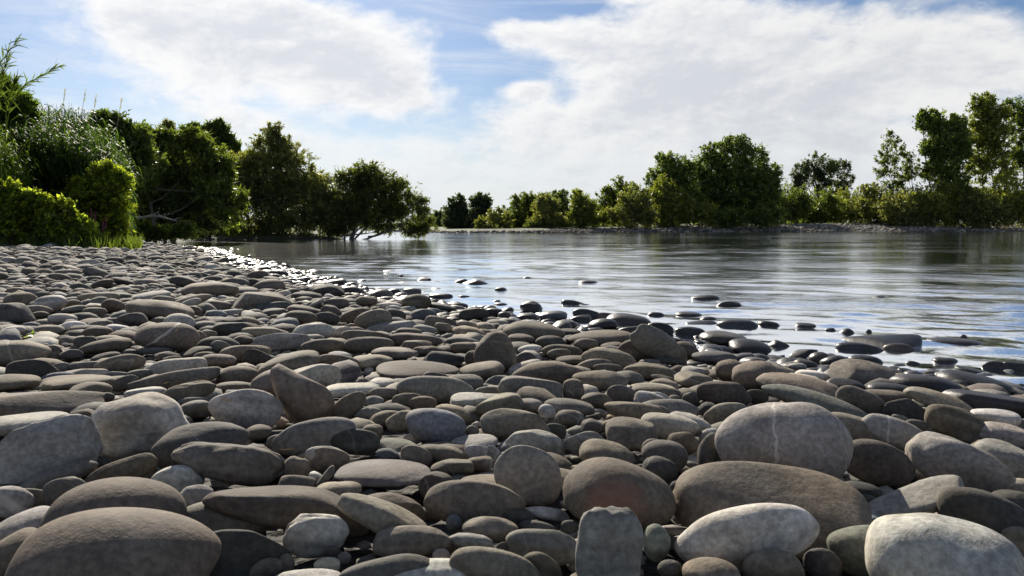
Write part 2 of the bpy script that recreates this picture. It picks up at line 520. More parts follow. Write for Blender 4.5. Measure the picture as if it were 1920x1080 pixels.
gx = axis_steps(-1600, 1600, -14, 10, 0.3, 1.09)
gy = axis_steps(-300, 1700, -1, 34, 0.3, 1.05)
GX, GY = np.meshgrid(gx, gy)
GZ = ground(GX.ravel(), GY.ravel())
GZ = GZ - .035 * np.clip((24 - GY.ravel()) / 3, 0, 1) * (GZ > .01)      # the stones lie in a bed of loose pebbles
nx, ny = len(gx), len(gy)
idx = np.arange(nx * ny).reshape(ny, nx)
gf = np.stack([idx[:-1, :-1].ravel(), idx[:-1, 1:].ravel(), idx[1:, 1:].ravel(), idx[1:, :-1].ravel()], 1)
xs, ys = GX.ravel(), GY.ravel()
d1 = sdist(P1, xs, ys); d2 = sdist(P2, xs, ys)
tg = np.zeros((nx * ny, 3))
tg[:, 0] = (d2 > -1) * 1.0
left_green = np.clip((-xs - 9.5) / 3, 0, 1) * np.clip((ys - 22.5) / 2, 0, 1)
left_green = np.maximum(left_green, np.clip((ys - 41) / 2, 0, 1) * (d1 > 0.3))
tg[:, 1] = np.maximum(left_green * (d1 > 0.3), np.clip((d2 - 1 - 13 * np.clip((xs - 2) / 34, 0, 1)) / 3, 0, 1))
tg[:, 2] = (np.maximum(d1, d2) < 0) * 1.0
go = mesh_obj('ground', np.stack([xs, ys, GZ], 1), gf, M_GROUND, tint=tg)
props(go, kind='structure')


def water_mesh():
    """the whole river as one sheet with real ripples, its mesh finer near the beach"""
    rg = np.random.default_rng(4)
    ox, oy = -1.0, -4.0
    r = [5.0]
    while r[-1] < 2600:
        r.append(r[-1] * (1.0058 if r[-1] < 52 else 1.03 if r[-1] < 160 else 1.12))
    r = np.array(r)
    th = np.radians(np.linspace(-60, 76, 330))
    Rr, Th = np.meshgrid(r, th, indexing='ij')
    X = ox + Rr * np.sin(Th); Y = oy + Rr * np.cos(Th)
    step = np.maximum(np.gradient(r)[:, None], 0) * np.ones_like(X)
    Z = np.zeros_like(X)
    rough = .35 + .65 * np.clip(.5 + .9 * np.sin(.31 * X + .8 * np.sin(.23 * Y)) * np.sin(.27 * Y + 1.2 * np.sin(.17 * X + 1)), 0, 1)
    calm = np.clip((.55 * X + .45 * Y - 2.6) / 3.2, 0, 1) * .88 + .12
    for i in range(46):
        lam = .21 * (6.5 ** (i / 45))
        a = rg.normal() * .6 + 1.4          # the ripples run mostly along the view, crests across
        kx, ky = math.cos(a) * 6.283 / lam, math.sin(a) * 6.283 / lam
        slope = .052 * (lam / .21) ** -.6
        amp = slope * lam / 6.283
        keep = np.clip((lam / step - 3) / 3, 0, 1)
        ph = rg.random() * 6.28
        # crests bend and break up
        Z += amp * keep * np.sin(kx * X + ky * Y + ph + 1.5 * np.sin(.8 * X / lam + ph * 3) + .8 * np.sin(.5 * Y / lam + ph * 5))
    Z *= 1 - .55 * np.clip((Y - 11) / 8, 0, 1) + .15 * np.clip((Y - 40) / 12, 0, 1)      # a calmer reach in mid river
    Z *= rough * calm * np.clip((r[:, None] - 5) / 1, 0, 1)
    n, m = X.shape
    ix = np.arange(n * m).reshape(n, m)
    F = np.stack([ix[:-1, :-1].ravel(), ix[:-1, 1:].ravel(), ix[1:, 1:].ravel(), ix[1:, :-1].ravel()], 1)[:, ::-1]
    print('WATER', X.shape)
    return np.stack([X.ravel(), Y.ravel(), Z.ravel()], 1), F


wv_, wf_ = water_mesh()
wo_ = mesh_obj('river_water', wv_, wf_, M_WATER)
props(wo_, kind='structure')

# ---------------------------------------------------------------- stone shapes
ICO = {}
for lv in (1, 2, 3, 4, 5):
    bm = bmesh.new()
    bmesh.ops.create_icosphere(bm, subdivisions=lv, radius=1.0)
    ICO[lv] = (np.array([v.co[:] for v in bm.verts]), np.array([[v.index for v in f.verts] for f in bm.faces]))
    bm.free()


def stone_verts(level, a, b, c, shape, rng, taper=0.0):
    d, f = ICO[level]
    n = {'o': 2.15, 'f': 2.5, 'k': 3.2, 'q': 2.5, 'r': 2.3, 'u': 2.4, 'e': 2.0, 'v': 2.3, 'x': 3.4, 'z': 3.0}[shape]
    nn = np.array([n if shape in 'kx' else 2.1 + rng.random() * .3, 2.2, n])
    p = d / (np.sum(np.abs(d) ** n, axis=1, keepdims=True) ** (1 / n))
    # uneven swelling
    amp = {'o': .035, 'f': .04, 'k': .035, 'q': .05, 'r': .055, 'u': .04, 'e': .02, 'v': .05, 'x': .03, 'z': .06}[shape]
    disp = np.zeros(len(d))
    for fr, am in ((1.3, 1.5), (2.4, 1.0), (4.2, .4)):
        for _ in range(3):
            k = rng.normal(size=3); k *= fr / np.linalg.norm(k)
            disp += am * np.sin(d @ k * 2 + rng.random() * 6.28) * .6
    rr = 1 + amp * disp
    if shape in 'rz':
        for fr, am in ((4, 1.1), (8, .5), (15, .22)):
            for _ in range(3):
                k = rng.normal(size=3); k *= fr / np.linalg.norm(k)
                wv = np.sin(d @ k + 1.4 * np.sin(d @ k[::-1] * .7) + rng.random() * 6.28)
                rr += (.015 if shape == 'r' else .024 if shape == 'z' else .016) * am * (1 - 2 * np.abs(wv))
    p = p * rr[:, None]
    if shape == 'o' and a < .065 and rng.random() < .5:      # worn flats on some of the rounded ones
        for _ in range(3):
            nrm = rng.normal(size=3); nrm[2] = abs(nrm[2]); nrm /= np.linalg.norm(nrm)
            t = p @ nrm - rng.uniform(.70, .84)
            p = p - (.5 * (t + np.sqrt(t * t + .006)) * .85)[:, None] * nrm
    if shape in 'qkz':
        for _ in range(9 if shape != 'k' else 4):
            nrm = rng.normal(size=3); nrm[2] = abs(nrm[2]) * 1.0; nrm /= np.linalg.norm(nrm)
            off = rng.uniform(.66, .86)
            t = p @ nrm - off
            s = .5 * (t + np.sqrt(t * t + (.0035 if shape != 'k' else .012)))
            p = p - (s * .9)[:, None] * nrm
    if shape == 'x':      # knuckle-like ridges across the top of the fist-shaped stone
        top = np.clip((p[:, 2] - .45) / .5, 0, 1)
        p[:, 2] += top * (.032 * np.sin(p[:, 0] * 13 + 1.6 * np.sin(p[:, 1] * 4)) - .10 * np.clip(p[:, 0] * 1.1, 0, 1) ** 2)
        p[:, 1] -= np.clip(p[:, 2], 0, 1) * .12 * np.sin(p[:, 0] * 6.0 + .6) * np.clip(-p[:, 1] * 2, 0, 1)
    if shape == 'u':      # narrower towards the top
        kx = 1 - .30 * np.clip(p[:, 2], -1, 1) * 1.0
        p[:, 0] *= kx; p[:, 1] *= kx
    if shape in 'of':     # flatter underside
        p[:, 2] = np.where(p[:, 2] < 0, p[:, 2] * .9, p[:, 2])
    if shape == 'v':      # a dome, widest low down
        p[:, 0] *= 1 - .13 * p[:, 2]
    lo_, hi_ = p.min(axis=0), p.max(axis=0)
    p = (p - (lo_ + hi_) / 2) / ((hi_ - lo_) / 2)
    if taper:
        p[:, 2] *= 1 + taper * p[:, 0]
        p[:, 1] *= 1 + taper * .6 * p[:, 0]
    else:
        tp = rng.uniform(-.16, .16)
        p[:, 2] *= 1 + tp * p[:, 0]
        p[:, 1] *= 1 + tp * p[:, 0]
    return p * np.array([a, b, c]), f


TINT = {'g': (.205, .192, .168), 'b': (.188, .160, .128), 't': (.270, .238, .188), 'l': (.43, .41, .37), 'w': (.60, .58, .54),
        'u': (.195, .205, .215), 'd': (.105, .100, .090), 'n': (.180, .188, .160), 'k': (.085, .085, .088), 'p': (.165, .150, .150)}
CWORD = {'g': 'grey', 'b': 'brown-grey', 't': 'tan', 'l': 'pale grey', 'w': 'whitish', 'u': 'bluish grey', 'd': 'dark grey',
         'n': 'greenish grey', 'k': 'black wet', 'p': 'purplish grey'}
SWORD = {'o': 'oval', 'f': 'flattish', 'k': 'blocky', 'q': 'angular', 'r': 'rough', 'u': 'upright', 'e': 'rounded', 'x': 'ridged', 'v': 'rounded', 'z': 'fractured'}

# Each stone of the beach that can be picked out, measured in enlarged crops of the photograph:
# crop, left, top, right, bottom, tilt (clockwise), colour, shape, [taper] | words for it
CROPS = {'A': (0, 680, 2.7), 'B': (600, 680, 2.7), 'C': (1200, 680, 2.6667), 'D': (0, 430, 2.743), 'E': (600, 430, 2.743), 'F': (1220, 400, 2.743)}
STONES = """
A 95 735 1095 1330 0 b e | huge smooth brown-grey disc | huge smooth brown-grey disc-shaped stone filling the bottom left corner
A 245 580 920 1010 -4 b e | brown disc behind the corner one | wide brown-grey disc-shaped stone just behind the huge corner disc
A 480 162 945 478 -4 l r | plump pale boulder on the left | plump pale rounded stone with sunlit top perched high on the left
A -60 290 490 620 -4 l z | layered grey block | big layered grey block with cracks at the left edge
A -80 262 330 360 0 l f
A -200 130 490 280 0 b k | long brown bar at the left edge | long dark brown bar-shaped stone running in from the left edge
A 355 235 500 340 0 b q
A 635 122 842 190 0 l k
A 840 97 1090 205 -8 g r
A 1065 128 1425 345 12 l o | pale bluish stone beside the leaning wedge | pale smooth stone leaning against the left side of the leaning wedge stone
A 900 170 1075 216 0 g f
A 905 192 1065 270 -6 g o
A 1093 95 1275 150 0 b f
A 1100 15 1305 115 0 b o
A 655 33 1105 140 -7 g k
A 765 -5 1040 65 0 l f
A 562 66 696 145 -16 g o
A 222 58 575 150 2 b r
A 360 95 560 180 0 b o
A 495 150 578 200 0 d o
A -60 62 190 140 3 b f
A 45 -20 275 100 -8 d k
A 262 0 356 48 -6 g o
A 354 -6 508 45 3 g f
A 335 25 540 78 0 l q
A 215 48 372 98 0 u f
A 540 68 655 92 0 g f
A 540 44 656 80 5 u f
A 648 34 768 78 0 g f
A 1275 30 1520 190 0 b o
A 1470 0 1728 130 0 l q | pale angular slab behind the leaning wedge | pale angular slab lying just behind the leaning wedge stone
A 780 308 1255 540 -6 d o
A 1238 315 1374 392 -5 g o
A 1100 288 1238 340 5 d r
A 885 395 1438 622 11 g r | knobbly pitted grey stone | long knobbly pitted grey stone in the lower left
A 1380 285 1800 465 -3 g f
A 1350 362 1510 445 4 t o
A 1545 425 1770 545 4 l o
A 1616 372 1700 450 -10 w o
A 1675 335 1770 450 0 g e
A 1435 470 1574 585 0 b r
A 380 472 565 565 -5 d o
A 98 518 478 655 -13 g f
A 445 478 785 645 -17 b o
A 770 520 1030 658 4 l o
A 232 578 432 750 -10 g r
A 905 618 1080 745 8 w q
A 60 632 232 758 4 b o
A -60 625 152 788 22 l f | striped stone at the left edge | grey stone striped by a white band at the left edge
A -20 608 92 650 0 g o
A -40 750 280 900 -12 l o
A -90 865 222 1090 -20 b o
A 1062 583 1880 880 15 b k | long log-like brown stone | long log-like brown stone sloping down to the right in the lower left
A 918 683 1472 880 2 g o | smooth grey oval below the log-like stone | smooth grey oval stone lying just in front of the long log-like stone
A 1022 850 1470 1100 2 d k
A 1438 770 1765 985 4 l r | pale knobbly stone with a hollow | pale knobbly stone with a dark hollow in its top near the bottom
A 1415 560 1597 670 4 b o
A 1590 598 1832 702 0 t f
A 1250 992 1430 1095 -10 b o
A 1405 965 1492 1075 0 d e
A 1105 1038 1192 1110 0 d e
A 1318 1045 1730 1160 0 l o
A 1590 985 1712 1060 0 g o
A 1645 933 1725 1000 10 b e
A 1600 530 1695 635 -48 g k
A 1562 553 1642 615 0 w q
B 15 103 300 172 -2 l f
B 48 150 236 295 -32 b o
B 285 -12 705 80 2 b o | long brown stone with a dark fleck | long brown flat-bottomed stone with a dark fleck, behind the middle
B 703 -4 936 86 -4 t o
B 522 45 652 115 12 d o
B 640 62 830 138 2 g f
B 388 66 782 200 3 g o
B 250 125 430 185 2 b o
B 248 78 380 128 0 l f
B 218 165 324 222 0 g o
B 362 155 530 240 0 b o
B 433 170 594 245 0 b o
B 180 228 325 300 0 g o
B 88 240 182 292 -15 d o
B 783 118 918 172 0 g f
B 898 70 1228 192 5 g k | grey block beside the little upright one | smooth grey block-shaped stone left of the little upright speckled stone
B 1228 82 1337 195 0 t k | little upright speckled stone | little upright speckled tan stone with a flat face toward the viewer
B 968 -10 1352 130 2 b o
B 1268 40 1558 155 2 t o
B 658 160 872 240 4 l k
B 783 156 1030 272 -11 t k
B 968 180 1140 255 0 g o
B 1106 208 1196 286 25 w e | small white egg-shaped pebble | small white egg-shaped pebble near the middle of the beach
B 1135 180 1394 264 7 g o
B 1323 147 1482 235 10 b o
B 1452 115 1614 210 8 g o
B 1520 148 1602 205 0 g e
B 1608 148 1790 228 0 w k
B 1490 40 1642 115 8 g o
B 1388 8 1492 52 0 b f
B 1538 8 1790 88 4 b o
B 1563 108 1800 168 0 t f
B 810 237 1174 385 3 g k | smooth grey hump in the middle | smooth grey humped stone in the middle of the beach, above a dark gap
B 578 213 762 302 10 t f
B 432 225 742 410 12 u o
B 245 235 420 325 -15 b o
B 333 238 492 348 -3 t k
B 1190 238 1342 325 2 g o
B 1438 200 1752 292 4 b f
B 1318 280 1428 368 -8 g q
B 1423 288 1525 360 0 t o
B 1443 285 1712 445 4 t q | tan stone with a flat broken face | blocky tan stone with a flat broken face, left of the huge white-veined stone
B 943 335 1240 465 11 l q | pale wedge with a chipped top | pale wedge-shaped stone with a chipped top, right of centre
B 736 318 806 382 8 g e
B -60 282 180 405 -2 t f
B 208 310 320 378 0 b o
B 56 335 302 468 9 d o
B -80 378 62 445 -20 w o
B -60 430 150 550 6 b o
B 282 432 404 492 6 u o
B 408 415 570 530 20 b o
B 495 410 728 508 12 b f
B 646 372 900 450 -6 l f
B 733 415 850 488 -5 w k
B 828 416 902 488 -35 l q
B 1233 345 1455 485 4 l o
B 1312 402 1592 535 8 t o
B 1118 305 1248 385 12 d o
B 883 420 1232 725 28 l o | big pale rounded stone in the lower middle | big pale rounded stone sunlit on its top, in the lower middle
B 78 482 562 630 2 p o | smooth purplish oval | long smooth purplish oval stone below the centre of the beach
B 558 487 780 565 0 b k
B 733 474 882 545 -3 b f
B 1116 530 1320 642 0 t o
B 703 563 978 650 0 b o
B 526 598 1042 820 0 b o | large brown mound in the lower middle | large brown dome-shaped stone in the lower middle
B 1228 487 1795 860 8 b e | big round stone with a rusty patch | big round brown stone with a faint rusty red patch
B 498 553 672 685 -10 d o
B 218 658 545 800 17 b k
B 98 660 560 930 27 t k | tan log sloping right | tan log-shaped stone sloping down to the right near the bottom
B 270 830 662 980 0 b f
B 718 775 1006 912 5 b o
B 638 768 717 855 0 u e
B 648 862 880 962 8 w r
B 898 738 1092 830 4 d o
B 1036 715 1268 805 13 w q | whitish jagged sliver | whitish jagged flat stone left of the big round rust-marked stone
B 1003 797 1202 865 3 d o
B 1216 795 1320 865 0 d o
B 1093 662 1177 712 0 d f
B 938 852 1310 1020 0 g k | brown-grey block beside the fist-shaped stone | brown-grey block-shaped stone left of the fist-shaped ridged stone
B 1294 742 1632 1150 3 l x | fist-shaped ridged stone | upright pale stone shaped like a clenched fist with ridged top
B 655 938 1135 1160 13 t o | large tan stone at the bottom edge | large smooth tan stone at the bottom edge, left of the fist-shaped stone
B 1010 958 1230 1130 25 b o
B 300 998 800 1160 0 l f
B 95 975 610 1160 -3 d o
B -30 985 102 1070 0 l o
B 18 935 118 1005 20 b o
B 88 958 158 1022 0 l e
B 885 910 968 1005 0 d e
B 568 940 662 1010 8 l o
B 1626 385 1764 505 0 g e
B 1258 1055 1564 1140 0 t o
B 1635 820 1775 1005 0 n e
C 385 187 1034 650 2 l v | huge white-veined stone | huge rounded grey stone split by a white vertical vein
C 170 528 1115 900 8 b k | great brown arch-backed stone | great brown arch-backed stone in front of the white-veined stone
C 186 680 865 1060 -20 l o | pale bluish stone with a dark pit | pale bluish stone with a small dark pit near its top, at the bottom right
C 1120 560 1585 835 -27 l k | flat-faced tan slab | flat-faced tan slab tilted up to the right
C 1345 378 1837 655 10 l r | pale knobbly round stone on the right | pale knobbly rounded stone behind the flat-faced tan slab
C 1015 393 1362 605 4 b o
C 1148 778 1855 1270 4 l f | huge pale stone in the bottom right | huge smooth pale stone rising from the bottom right edge
C 618 115 1136 280 14 n o | long greenish stone behind the veined one | long greenish-grey stone sloping right behind the white-veined stone
C 895 262 1238 405 8 t f
C 1118 265 1450 440 19 l o | pale stone with a thin white seam | pale brown stone crossed by a thin white seam, at the right
C 990 122 1244 275 22 b o
C 1123 132 1348 210 4 b o
C 1230 180 1454 305 12 d z | dark striped stone | dark stone with layered streaks on the right
C 1335 132 1672 255 15 t k
C 1436 218 1718 390 16 t f
C 1665 228 1888 308 4 w f
C 1707 308 1975 425 7 l f
C 1515 148 1975 255 5 k k | longest black wet stone | longest black wet stone at the right edge
C 1497 45 1842 155 8 k f | glossy black stone by the water | glossy black stone touching the water near the right edge
C 1258 58 1592 160 3 k o
C 1143 100 1358 168 0 k o
C 953 -12 1268 122 3 b q | flat-topped angular stone at the shore | flat-topped angular brown stone at the shore on the right
C 463 -8 695 140 0 b o | rounded brown lobe of the knuckled pair | rounded brown stone joined to a ridged neighbour at the shore
C 590 50 1003 180 9 b r
C 285 90 556 212 -2 b k
C 523 133 642 208 0 d o
C 173 45 382 128 6 t k
C 203 15 347 72 0 l q
C 378 -15 522 88 -10 b o
C 50 80 192 142 6 t f
C -45 108 202 185 2 t o
C -30 146 142 228 5 w k
C 140 160 209 208 0 t e
C 210 145 292 218 0 d q
C -40 0 147 72 8 b f
C -50 208 157 280 3 b o
C 318 198 548 325 -6 t o
C 396 256 470 328 -12 b o
C 2 253 292 384 4 l f
C 148 245 358 350 18 w r
C 138 338 300 460 10 b o
C 8 385 237 545 8 g e | round grey pebble left of the veined stone | round grey stone, upper of two left of the white-veined stone
C 8 468 190 605 0 d e
C 288 350 410 560 0 d o
C 296 325 408 412 -20 l o
C 148 588 250 665 0 d e
C 123 680 188 770 -35 w q
C 1672 402 1960 585 8 l k
C 1803 578 1960 655 -6 l f
C 1510 645 1990 940 18 d o | wide dark brown slope of stone | wide dark brown stone sloping right behind the bottom right stone
C 1755 638 1975 760 0 d o
C 942 815 1255 1070 0 n o
C 1012 598 1204 675 3 d o
C 1078 660 1194 745 0 d o
C 1806 820 1975 992 0 g e
C 1828 970 1980 1080 0 t o
C 1112 760 1245 860 15 u o
C 818 930 1005 1090 10 d e
C 518 938 816 1150 0 t e | tan dome at the bottom edge | tan dome-shaped stone at the bottom edge, right of two
C 212 978 498 1150 0 t e
C 88 985 207 1080 0 d e
C 1443 360 1512 408 0 w e
C 1333 285 1474 365 15 d o
C 1248 258 1340 308 3 g e
C 738 0 832 42 0 w o
C 778 36 955 88 5 w f
C 938 75 1125 135 8 k q
C 1718 -10 1842 48 0 k q
C 1822 0 1965 64 0 k q
C 1578 20 1725 64 10 k o
D 658 360 988 478 8 b o | dark brown tapered stone | dark brown tapered stone behind the cracked mound on the left
D 848 432 1002 525 8 l e
D 703 475 1017 630 6 b o | brown mound with a curved crack | large brown mound with a thin curved crack, on the left
D 1198 318 1494 415 -2 g k | large grey-tan oval | large grey-tan oval stone in the upper left part of the beach
D 938 270 1222 358 0 b o
D 1118 295 1328 350 0 g o
D 873 238 1018 295 5 d q
D 473 255 582 305 -12 b o
D 568 245 692 293 12 d o
D 678 320 872 375 -6 l f
D 778 340 898 388 6 t o
D 893 333 1087 393 -11 t o
D 928 355 1032 405 -14 l o
D 1013 378 1117 435 5 g o
D 1058 365 1188 413 5 b f
D 933 392 1038 452 5 b o
D 408 325 608 378 0 t f
D 468 345 562 398 -4 g o
D 526 355 642 432 8 b e
D 333 360 417 403 0 b o
D 183 337 337 428 -8 l f | light stone near the left edge | light grey rounded block near the left edge of the upper beach
D 143 388 265 445 10 b o
D 28 322 188 392 -6 b k
D 33 297 120 340 0 t o
D -20 375 172 495 4 d z | fractured dark rock | dark fractured rock at the left edge of the upper beach
D 163 420 253 463 5 b o
D 253 432 390 493 4 w o
D 428 400 545 448 0 t f
D 323 390 442 435 -8 g f
D 608 425 765 495 8 d q | dark angular rock | dark angular rock left of the cracked brown mound
D 318 472 443 525 0 w o
D 368 493 543 530 2 b f
D 543 487 675 535 8 w f
D 430 497 574 563 5 b o
D 186 490 325 540 5 g f
D 8 497 122 548 -8 l f
D 1098 478 1348 548 0 d k
D 1078 450 1255 490 0 d q
D 1243 503 1452 555 3 t f
D 1198 545 1313 593 0 b q
D 1308 530 1594 625 0 l k | pale flat-topped block | large pale flat-topped block in the middle left of the beach
D 1462 415 1630 503 8 b o
D 1478 387 1652 443 10 b f
D 1318 372 1494 423 -4 u f
D 1348 405 1473 443 -6 g f
D 1503 483 1720 563 -3 l k
D 1716 500 1815 553 0 w e
D 1613 422 1747 493 6 b q
D 1648 390 1758 453 10 d q
D 1568 355 1668 408 -30 l q
D 1663 355 1793 408 0 g f
D 1498 318 1658 368 4 d o
D 1593 283 1773 340 4 d o
D 998 470 1103 520 -4 g f
D 978 520 1063 580 4 b o
D 1033 515 1118 558 0 t q
D 1083 570 1194 640 6 g o
D 1028 640 1214 710 2 b o
D 1123 595 1392 685 0 t f
D 1253 615 1395 695 2 d k
D 1528 562 1768 645 -6 b o
D 1762 553 1965 635 0 g o
D 1318 630 1644 750 -10 b o
D 1618 640 1848 730 8 t o
D 998 628 1102 675 -4 b o
D 943 600 1087 658 -10 d o
D 838 650 933 693 0 t q
D 778 660 1058 755 -4 l f | pale flat-topped stone near the mound | pale flat-topped stone in front of the brown cracked mound
D 493 645 738 735 -5 b o
D 418 560 668 645 -5 b o
D 383 548 515 625 0 d q
D 208 595 318 675 10 b o
D 308 615 423 675 5 d q
D -60 570 242 703 6 t o | thin-veined tan stone | tan stone with a thin white vein at the left edge
D 358 678 518 728 6 g f
D 268 685 364 738 0 g o
D 473 632 618 685 -6 d o
D 628 615 702 650 -4 d o
D 718 605 883 643 0 g f
D 798 625 924 675 0 g q
D 1688 625 1813 675 5 w q
E 176 412 370 522 -8 t o | round tan stone near the water | round tan stone on the upper beach, left of the dark round one
E 416 333 574 418 2 b e | dark round stone at the water's edge | dark round brown stone near the water in the upper middle
E -45 283 127 350 3 d k
E 18 355 147 405 0 b o
E 183 342 298 395 0 b o
E 103 400 264 485 -16 b o
E -30 425 104 495 6 d o
E -60 483 74 565 5 l f
E 68 500 173 555 0 w q
E 298 372 422 411 0 w f
E 233 475 493 528 -6 l k
E 108 518 378 590 4 b o
E 113 552 380 636 -1 b o
E 383 505 525 553 0 b f
E 358 533 632 605 4 b o
E 413 570 578 625 0 b q
E 538 447 708 520 10 b k
E 590 478 682 535 15 t o
E 478 492 604 538 6 l f
E 693 472 810 523 0 t o
E 458 408 605 470 2 u q
E 328 408 443 480 10 d o
E 543 375 703 422 10 k o
E 663 375 762 412 4 k o
E 558 328 684 362 2 d o
E 550 300 637 330 0 d o
E 423 300 522 338 0 g o
E 338 305 417 342 0 k o
E 508 270 632 302 -3 k f
E 378 270 467 295 0 k f
E 13 255 137 293 -6 k o
E 698 338 777 367 0 k f
E 713 402 867 473 -4 d q
E 848 400 942 458 -10 d q
E 912 422 982 468 -10 b e
E 1028 368 1147 438 5 d r | dark rough round stone by the water | dark rough rounded stone at the water's edge near the middle
E 1008 430 1127 478 0 b o
E 1116 418 1273 475 -2 u o
E 1143 370 1243 404 0 k q
E 1238 363 1387 420 8 k q
E 1318 385 1442 424 5 k o
E 1358 343 1422 375 0 k e
E 938 475 1262 580 3 b o | large brown hump near the shore | large brown humped stone near the shore, behind the upright tan stone
E 958 538 1108 595 0 b f
E 1108 545 1253 615 0 d o
E 1263 517 1605 600 -4 b o
E 1303 558 1432 620 -3 t o
E 1138 592 1353 662 3 b o
E 1168 612 1292 670 -6 t o
E 793 525 1018 740 8 t u | tall upright tan stone | tall upright tan stone shaped like a fin in the middle of the beach
E 743 620 840 708 -20 b o
E 998 630 1130 708 6 d o
E 533 627 742 710 6 d z
E 263 605 488 670 0 t f
E 153 642 374 715 -3 t o
E -10 640 202 730 8 b o
E 648 550 832 605 5 g o
E 668 577 808 640 5 b o
E 478 598 644 645 -3 b q
E 1018 592 1143 640 0 w o
E 1298 410 1458 470 4 k o
E 1408 428 1543 475 2 t o
E 1470 433 1702 502 3 b o
E 1378 458 1532 525 -6 d o
E 1213 470 1323 518 -4 g o
E 1213 510 1340 550 0 d f
E 1278 440 1398 483 0 d q
E 1528 497 1704 545 -4 g f
E 1523 563 1773 680 2 b o | grey-brown hump before the sloping rock | grey-brown humped stone right in front of the large sloping rock
E 1600 500 1900 700 28 g q | large sloping pale rock | large pale rock sloping down to the right near the shore
E 1678 477 1818 555 12 k o
E 1653 418 1778 462 -4 k o
E 1823 500 1985 558 4 k o
E 1343 610 1634 722 6 t r | light knobbly mound | light brown knobbly mound right of the middle
E 1438 580 1563 618 -4 b f
E 1213 650 1484 700 0 b o
E 1318 665 1504 735 -5 b o
E 1403 690 1562 745 2 b o
E 1563 690 1808 765 4 d o
E 1638 665 1753 703 0 g f
E 1728 655 1868 698 5 d o
E 1698 745 1824 785 8 b o
E 968 672 1145 758 -15 w f
E 833 450 923 483 4 d o
E 853 462 973 503 2 g o
E 713 252 876 292 -3 k k W | black barrel-shaped stone standing in the water | black barrel-shaped stone standing in the water, farthest left of the large ones
E 899 295 966 322 0 k k W
E 1325 258 1432 280 0 k o W
E 1043 242 1087 254 0 k o W
E 683 252 758 278 -14 k o W
E 488 240 573 266 -6 k q W
E 403 230 431 247 10 k e W
E 320 207 390 220 0 k f W
E 888 360 932 378 0 k o W
E 893 373 967 394 3 k f W
F 203 413 352 450 0 b o W | brown stone alone in the water | smooth dark brown stone alone in the shallow water, left of an angular one
F 328 443 468 490 -6 k q W
F -25 500 77 545 5 k o W
F 123 500 272 533 0 d f W
F 248 525 340 557 0 k o W
F 178 551 337 580 0 k k W
F 338 532 553 603 2 u f W | bluish oval stone in the shallows | dark bluish oval stone in the shallows with a flat underside
F 548 545 667 592 4 d r W
F 123 583 270 635 4 k f
F 250 603 518 700 8 b f | long dark brown stone at the shore | long dark brown smooth stone at the shore, right of the sloping rock
F 403 653 618 725 3 d o
F 603 653 718 708 6 k q
F 745 560 852 583 0 k f W
F 886 583 960 628 -5 k q W
F 955 585 1047 642 -22 k e W
F 988 604 1378 690 -6 k k W | long black stone in the water | long black bar-shaped stone lying in the water at the right
F 958 656 1198 720 3 k f W
F 1198 657 1358 722 4 t o W | tan pebble beside the long black stone | light tan stone in the water in front of the long black bar
F 1398 628 1702 682 2 p f W
F 1138 418 1217 444 4 k q W
F 213 705 443 778 3 u o
F 243 676 399 708 3 d f
F 118 658 248 750 22 b o
F 718 692 855 753 -16 k q
F 813 712 918 785 -10 b e
F 873 728 1023 810 -6 k o
F 1018 727 1188 790 6 k o
F 733 750 855 805 4 d o
F 1453 735 1573 768 2 k f W
F 1708 750 1842 815 4 k e W
F 1308 753 1388 788 0 k o W
F 35 738 168 780 5 d f
F 1592 620 1626 642 -8 k e W
F 1108 594 1137 612 0 k e W
"""


class Stone:
    pass


def parse():
    out = []
    for line in STONES.strip().splitlines():
        bits = [s.strip() for s in line.split('|')]
        f = bits[0].split()
        ox, oy, k = CROPS[f[0]]
        x0, y0, x1, y1, tilt = map(float, f[1:6])
        s = Stone()
        s.x0, s.x1 = ox + x0 / k, ox + x1 / k
        s.y0, s.y1 = oy + y0 / k, oy + y1 / k
        s.tilt = math.radians(tilt)
        s.col, s.shape = f[6], f[7]
        s.water = 'W' in f[8:]
        s.key = bits[1] if len(bits) > 2 else None
        s.label = bits[2] if len(bits) > 2 else None
        out.append(s)
    # the leaning wedge, steeper than a box can say
    s = Stone(); s.x0, s.x1, s.y0, s.y1 = 491, 635, 698, 782; s.tilt = math.radians(53); s.col, s.shape, s.water = 'b', 'q', False
    s.direct = True
    s.key, s.label = 'leaning wedge stone', 'large brown wedge-shaped stone leaning with its point up to the left'
    out.append(s)
    return out


TERR = {}


